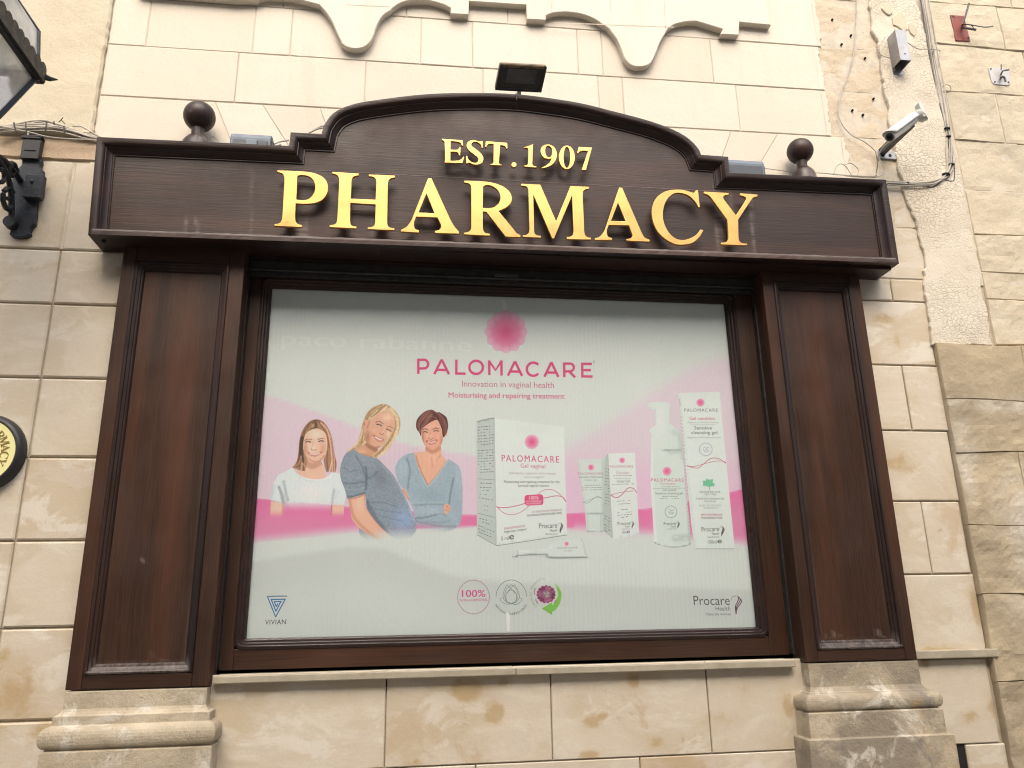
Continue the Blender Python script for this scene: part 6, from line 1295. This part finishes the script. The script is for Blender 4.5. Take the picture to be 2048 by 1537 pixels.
flower(E3[0] + 857 * E3[2], E3[1] + 152 * E3[2], 8.5, b3); text('PALOMACARE', (720, 230), (1006, 230), 27, (140, 118, 128), b3, space=1.2, bold=.006, T=E3); text('®', (1006, 214), (1016, 214), 9, GRL, b3, T=E3); text('Gel sensitivo', (764, 300), (980, 300), 27, (196, 104, 126), b3, bold=.008, T=E3); text('Sensitive', (806, 382), (956, 382), 28, (104, 106, 106), b3, bold=.008, T=E3); text('cleansing gel', (780, 422), (1002, 422), 28, (104, 106, 106), b3, bold=.008, T=E3)
text('Higiene e cuidado íntimo', (742, 328), (1010, 328), 14, (176, 160, 164), b3, T=E3); text('Hygiene and intimate care', (742, 456), (1030, 456), 15, (150, 154, 152), b3, T=E3); stroke('edge_line', ['768,343 985,342'], .6, GRL, b3, E3)
ringed(903, 552, 54, E3, b3, (160, 156, 176)); ribbon([('738,692 830,712 880,680 940,632 1010,630 1075,672', 1.2), ('738,690 800,698 900,672 990,652 1060,655 1075,672', .9)], E3, b3)
patch('tree_emblem', '910,800 930,812 965,805 962,835 980,850 970,868 940,866 930,872 905,862 876,862 882,838 875,820 905,818', (116, 190, 152), b3, E3, 3); stroke('tree_trunk', ['936,868 938,905'], .9, (130, 110, 104), b3, E3)
text('ÁRVORE-DO-CHÁ', (848, 922), (1028, 922), 14, (112, 118, 116), b3, bold=.006, T=E3); text('TEA TREE', (890, 944), (992, 944), 15, (130, 136, 134), b3, T=E3); text('À BASE DE INGREDIENTES', (818, 980), (1062, 980), 14, (112, 118, 116), b3, T=E3); text('NATURAIS', (892, 1002), (990, 1002), 13, (130, 136, 134), b3, T=E3); text('BASED ON NATURAL', (845, 1038), (1040, 1036), 14, (160, 166, 164), b3, T=E3); text('INGREDIENTS', (885, 1058), (1012, 1056), 13, (160, 166, 164), b3, T=E3)
text('SEM PARABENOS', (862, 1117), (1046, 1117), 16, (192, 96, 118), b3, bold=.006, T=E3); text('PARABENS FREE', (868, 1144), (1044, 1144), 16, (132, 88, 100), b3, bold=.008, T=E3); procare(868, 1060, 1255, E3, b3); text('150ml', (922, 1356), (1000, 1356), 28, GR, b3, T=E3); text('e', (1004, 1354), (1040, 1352), 44, GR, b3, bold=.02, T=E3)
# badges along the foot ----------------------------------------------
E5 = (880, 1130, 280 / 2048)
LAY[0] = 4; bd = stroke('round_badge', [[(880 + .1367 * (490 + 232 * math.cos(R_(a + d))), 1130 + .1367 * (472 + 246 * math.sin(R_(a + d)))) for d in (0, 5)] for a in range(0, 360, 7)], 2.0, (170, 128, 146), po)
text('100%', (318, 472), (660, 470), 102, (198, 84, 140), bd, bold=.022, T=E5); text('NON-HORMONAL', (292, 540), (700, 530), 38, (190, 96, 142), bd, bold=.008, T=E5)
lo_ = stroke('lotus_badge', [[(880 + .1367 * (1042 + 222 * math.cos(R_(a))), 1130 + .1367 * (465 + 242 * math.sin(R_(a)))) for a in range(180, 361, 6)], [(880 + .1367 * x, 1130 + .1367 * y) for x, y in arc(1042, 470, 80, 100, 0, 360, 30)]], 1.1, (96, 122, 112), po)
stroke('petal', ['1040,288 970,360 945,450 970,530 1040,565', '1040,288 1115,360 1140,450 1115,530 1040,565', '975,295 930,400 925,480 960,540 1040,568', '1090,292 1150,400 1160,480 1120,545 1040,568', '975,295 1040,350 1100,420', '1090,292 1030,340 985,410', '915,480 880,515 930,560 990,580', '1162,480 1200,515 1140,570 1075,578', '925,560 990,578 1040,566', '1040,566 1100,582 1150,570'], .9, (104, 128, 118), lo_, E5)
arctext('NATURAL INGREDIENTS', (880 + .1367 * 1042, 1130 + .1367 * 470), 36.5, 240, 120, 5.2, (86, 118, 102), lo_, True)
ar = patch('green_arrow', '1660,262 1700,280~ 1765,380~ 1778,450~ 1755,560~ 1700,650~ 1640,690 1640,735 1488,640 1645,545 1650,590~ 1705,500~ 1722,420~ 1700,330~', paint((126, 186, 84), [('b', 1660, 270, 60, 60, (205, 214, 203), .9), ('l', '1500,640 1640,720', 40, (112, 178, 76), .5)]), po, E5, 1.6)
fl2 = [(880 + .1367 * (1552 + (136 + 9 * math.sin(t * 17)) * math.cos(t)), 1130 + .1367 * (432 + (128 + 9 * math.sin(t * 15)) * math.sin(t))) for t in np.linspace(0, 2 * math.pi, 80, endpoint=False)]
rr_ = random.Random(3)
pf = patch('purple_flower', fl2, paint((142, 70, 106), [('b', 1555 + 100 * math.cos(a), 432 + 95 * math.sin(a), 16, 16, rr_.choice([(186, 124, 150), (104, 46, 78), (90, 40, 70), (176, 110, 140)]), .9) for a in np.linspace(0, 6.2, 22)] + [('b', 1555, 432, 60, 55, (152, 150, 146), .9)] + [('b', 1555 + 36 * math.cos(a), 432 + 34 * math.sin(a), 12, 12, rr_.choice([(84, 78, 92), (190, 196, 190), (106, 122, 112)]), .8) for a in np.linspace(0, 6, 9)]), ar, E5, 1.0)
stroke('petal', ['1392,340 1380,390 1385,440', '1395,505 1415,545 1435,570', '1695,515 1680,545 1668,565'], 2.6, (176, 132, 142), pf, E5)
arctext('CONTAINS PREBIOTIC', (880 + .1367 * 1555, 1130 + .1367 * 432), 29.5, 222, 352, 4.4, (128, 160, 124), ar)
# corner marks ---------------------------------------------------------
E6 = (480, 1160, 160 / 1892); BL_ = (30, 108, 164)
LAY[0] = 4; vm = stroke('triangle_logo', ['640,402 860,388 1115,388'], 1.9, (58, 108, 132), po, E6, 3)
stroke('spiral_line', [[(480 + E6[2] * x, 1160 + E6[2] * y) for x, y in q] for q in (((648, 396), (842, 880)), ((838, 885), (1068, 462)), ((1080, 458), (722, 470)), ((738, 466), (850, 752)), ((846, 752), (965, 515)), ((985, 514), (798, 520)), ((812, 516), (858, 640)), ((854, 640), (900, 560)))], 2.1, BL_, vm)
text('VIVIAN', (588, 1062), (1080, 1050), 112, (58, 62, 66), vm, T=E6, space=1.1, bold=.004)
E7 = (1360, 1160, 160 / 2048)
pm = text('Procare', (355, 650), (1280, 648), 240, (88, 92, 92), po, T=E7); pm.name = 'maker_mark'
text('Health', (908, 790), (1285, 790), 112, (98, 102, 102), pm, T=E7, italic=.1); text('Naturally woman', (665, 915), (1300, 910), 72, (106, 112, 112), pm, T=E7)
stroke('swoop', [('1470,410 1500,470 1470,570 1420,680 1435,880', 1.9), ('1515,450 1540,520 1500,600 1440,720 1437,880', 1.9), ('1550,490 1572,560 1530,640 1450,760 1438,880', 1.9)], 1.6, (92, 62, 86), pm, E7)
stroke('face_line', ['1305,535 1320,470 1360,425 1400,440 1410,410 1440,400'], 1.0, (130, 130, 132), pm, E7)

# ------------------------------------------------------------------ pieces that stand apart become parts of their own
def split_pieces(o):
    me = o.data; n = len(me.vertices); par = list(range(n))
    def find(a):
        while par[a] != a: par[a] = par[par[a]]; a = par[a]
        return a
    for e in me.edges:
        a, b = find(e.vertices[0]), find(e.vertices[1])
        if a != b: par[a] = b
    root = [find(i) for i in range(n)]; ids = {}
    for r in root: ids.setdefault(r, len(ids))
    if len(ids) < 2 or len(ids) > 120: return
    isl = np.array([ids[r] for r in root]); co = np.array([tuple(v.co) for v in me.vertices]); k = len(ids)
    lo = np.array([co[isl == i].min(0) for i in range(k)]); hi = np.array([co[isl == i].max(0) for i in range(k)]); size = (hi - lo).max(1)
    gap = np.maximum(0, np.maximum(lo[:, None] - hi[None], lo[None] - hi[:, None])); near = np.sqrt((gap ** 2).sum(2)) <= np.maximum(.02, .5 * np.maximum(size[:, None], size[None]))
    grp = list(range(k))
    for _ in range(k):
        ng = [min(grp[j] for j in range(k) if near[i, j]) for i in range(k)]
        if ng == grp: break
        grp = ng
    gs = sorted(set(grp))
    if len(gs) < 2: return
    gv = np.array([grp[i] for i in isl])
    for q in gs[::-1]:
        bm = bmesh.new(); bm.from_mesh(me); bm.verts.ensure_lookup_table()
        bmesh.ops.delete(bm, geom=[v for v in bm.verts if gv[v.index] != q], context='VERTS')
        if q == gs[0]: bm.to_mesh(me); me.update()
        else:
            d = me.copy(); bm.to_mesh(d); d.update(); c = o.copy(); c.data = d; C.objects.link(c)
        bm.free()
for o in list(C.objects):
    if o.type == 'MESH' and o.parent is not None and not o.children and o.name.split('.')[0] not in ('painted_wall', 'tile_cladding', 'block_wall', 'lettering', 'headline', 'small_print', 'round_badge', 'wall_core', 'paint_edge', 'eroded_base_wall', 'spiral_line', 'joint_mortar', 'bare_stone_strip'): split_pieces(o)
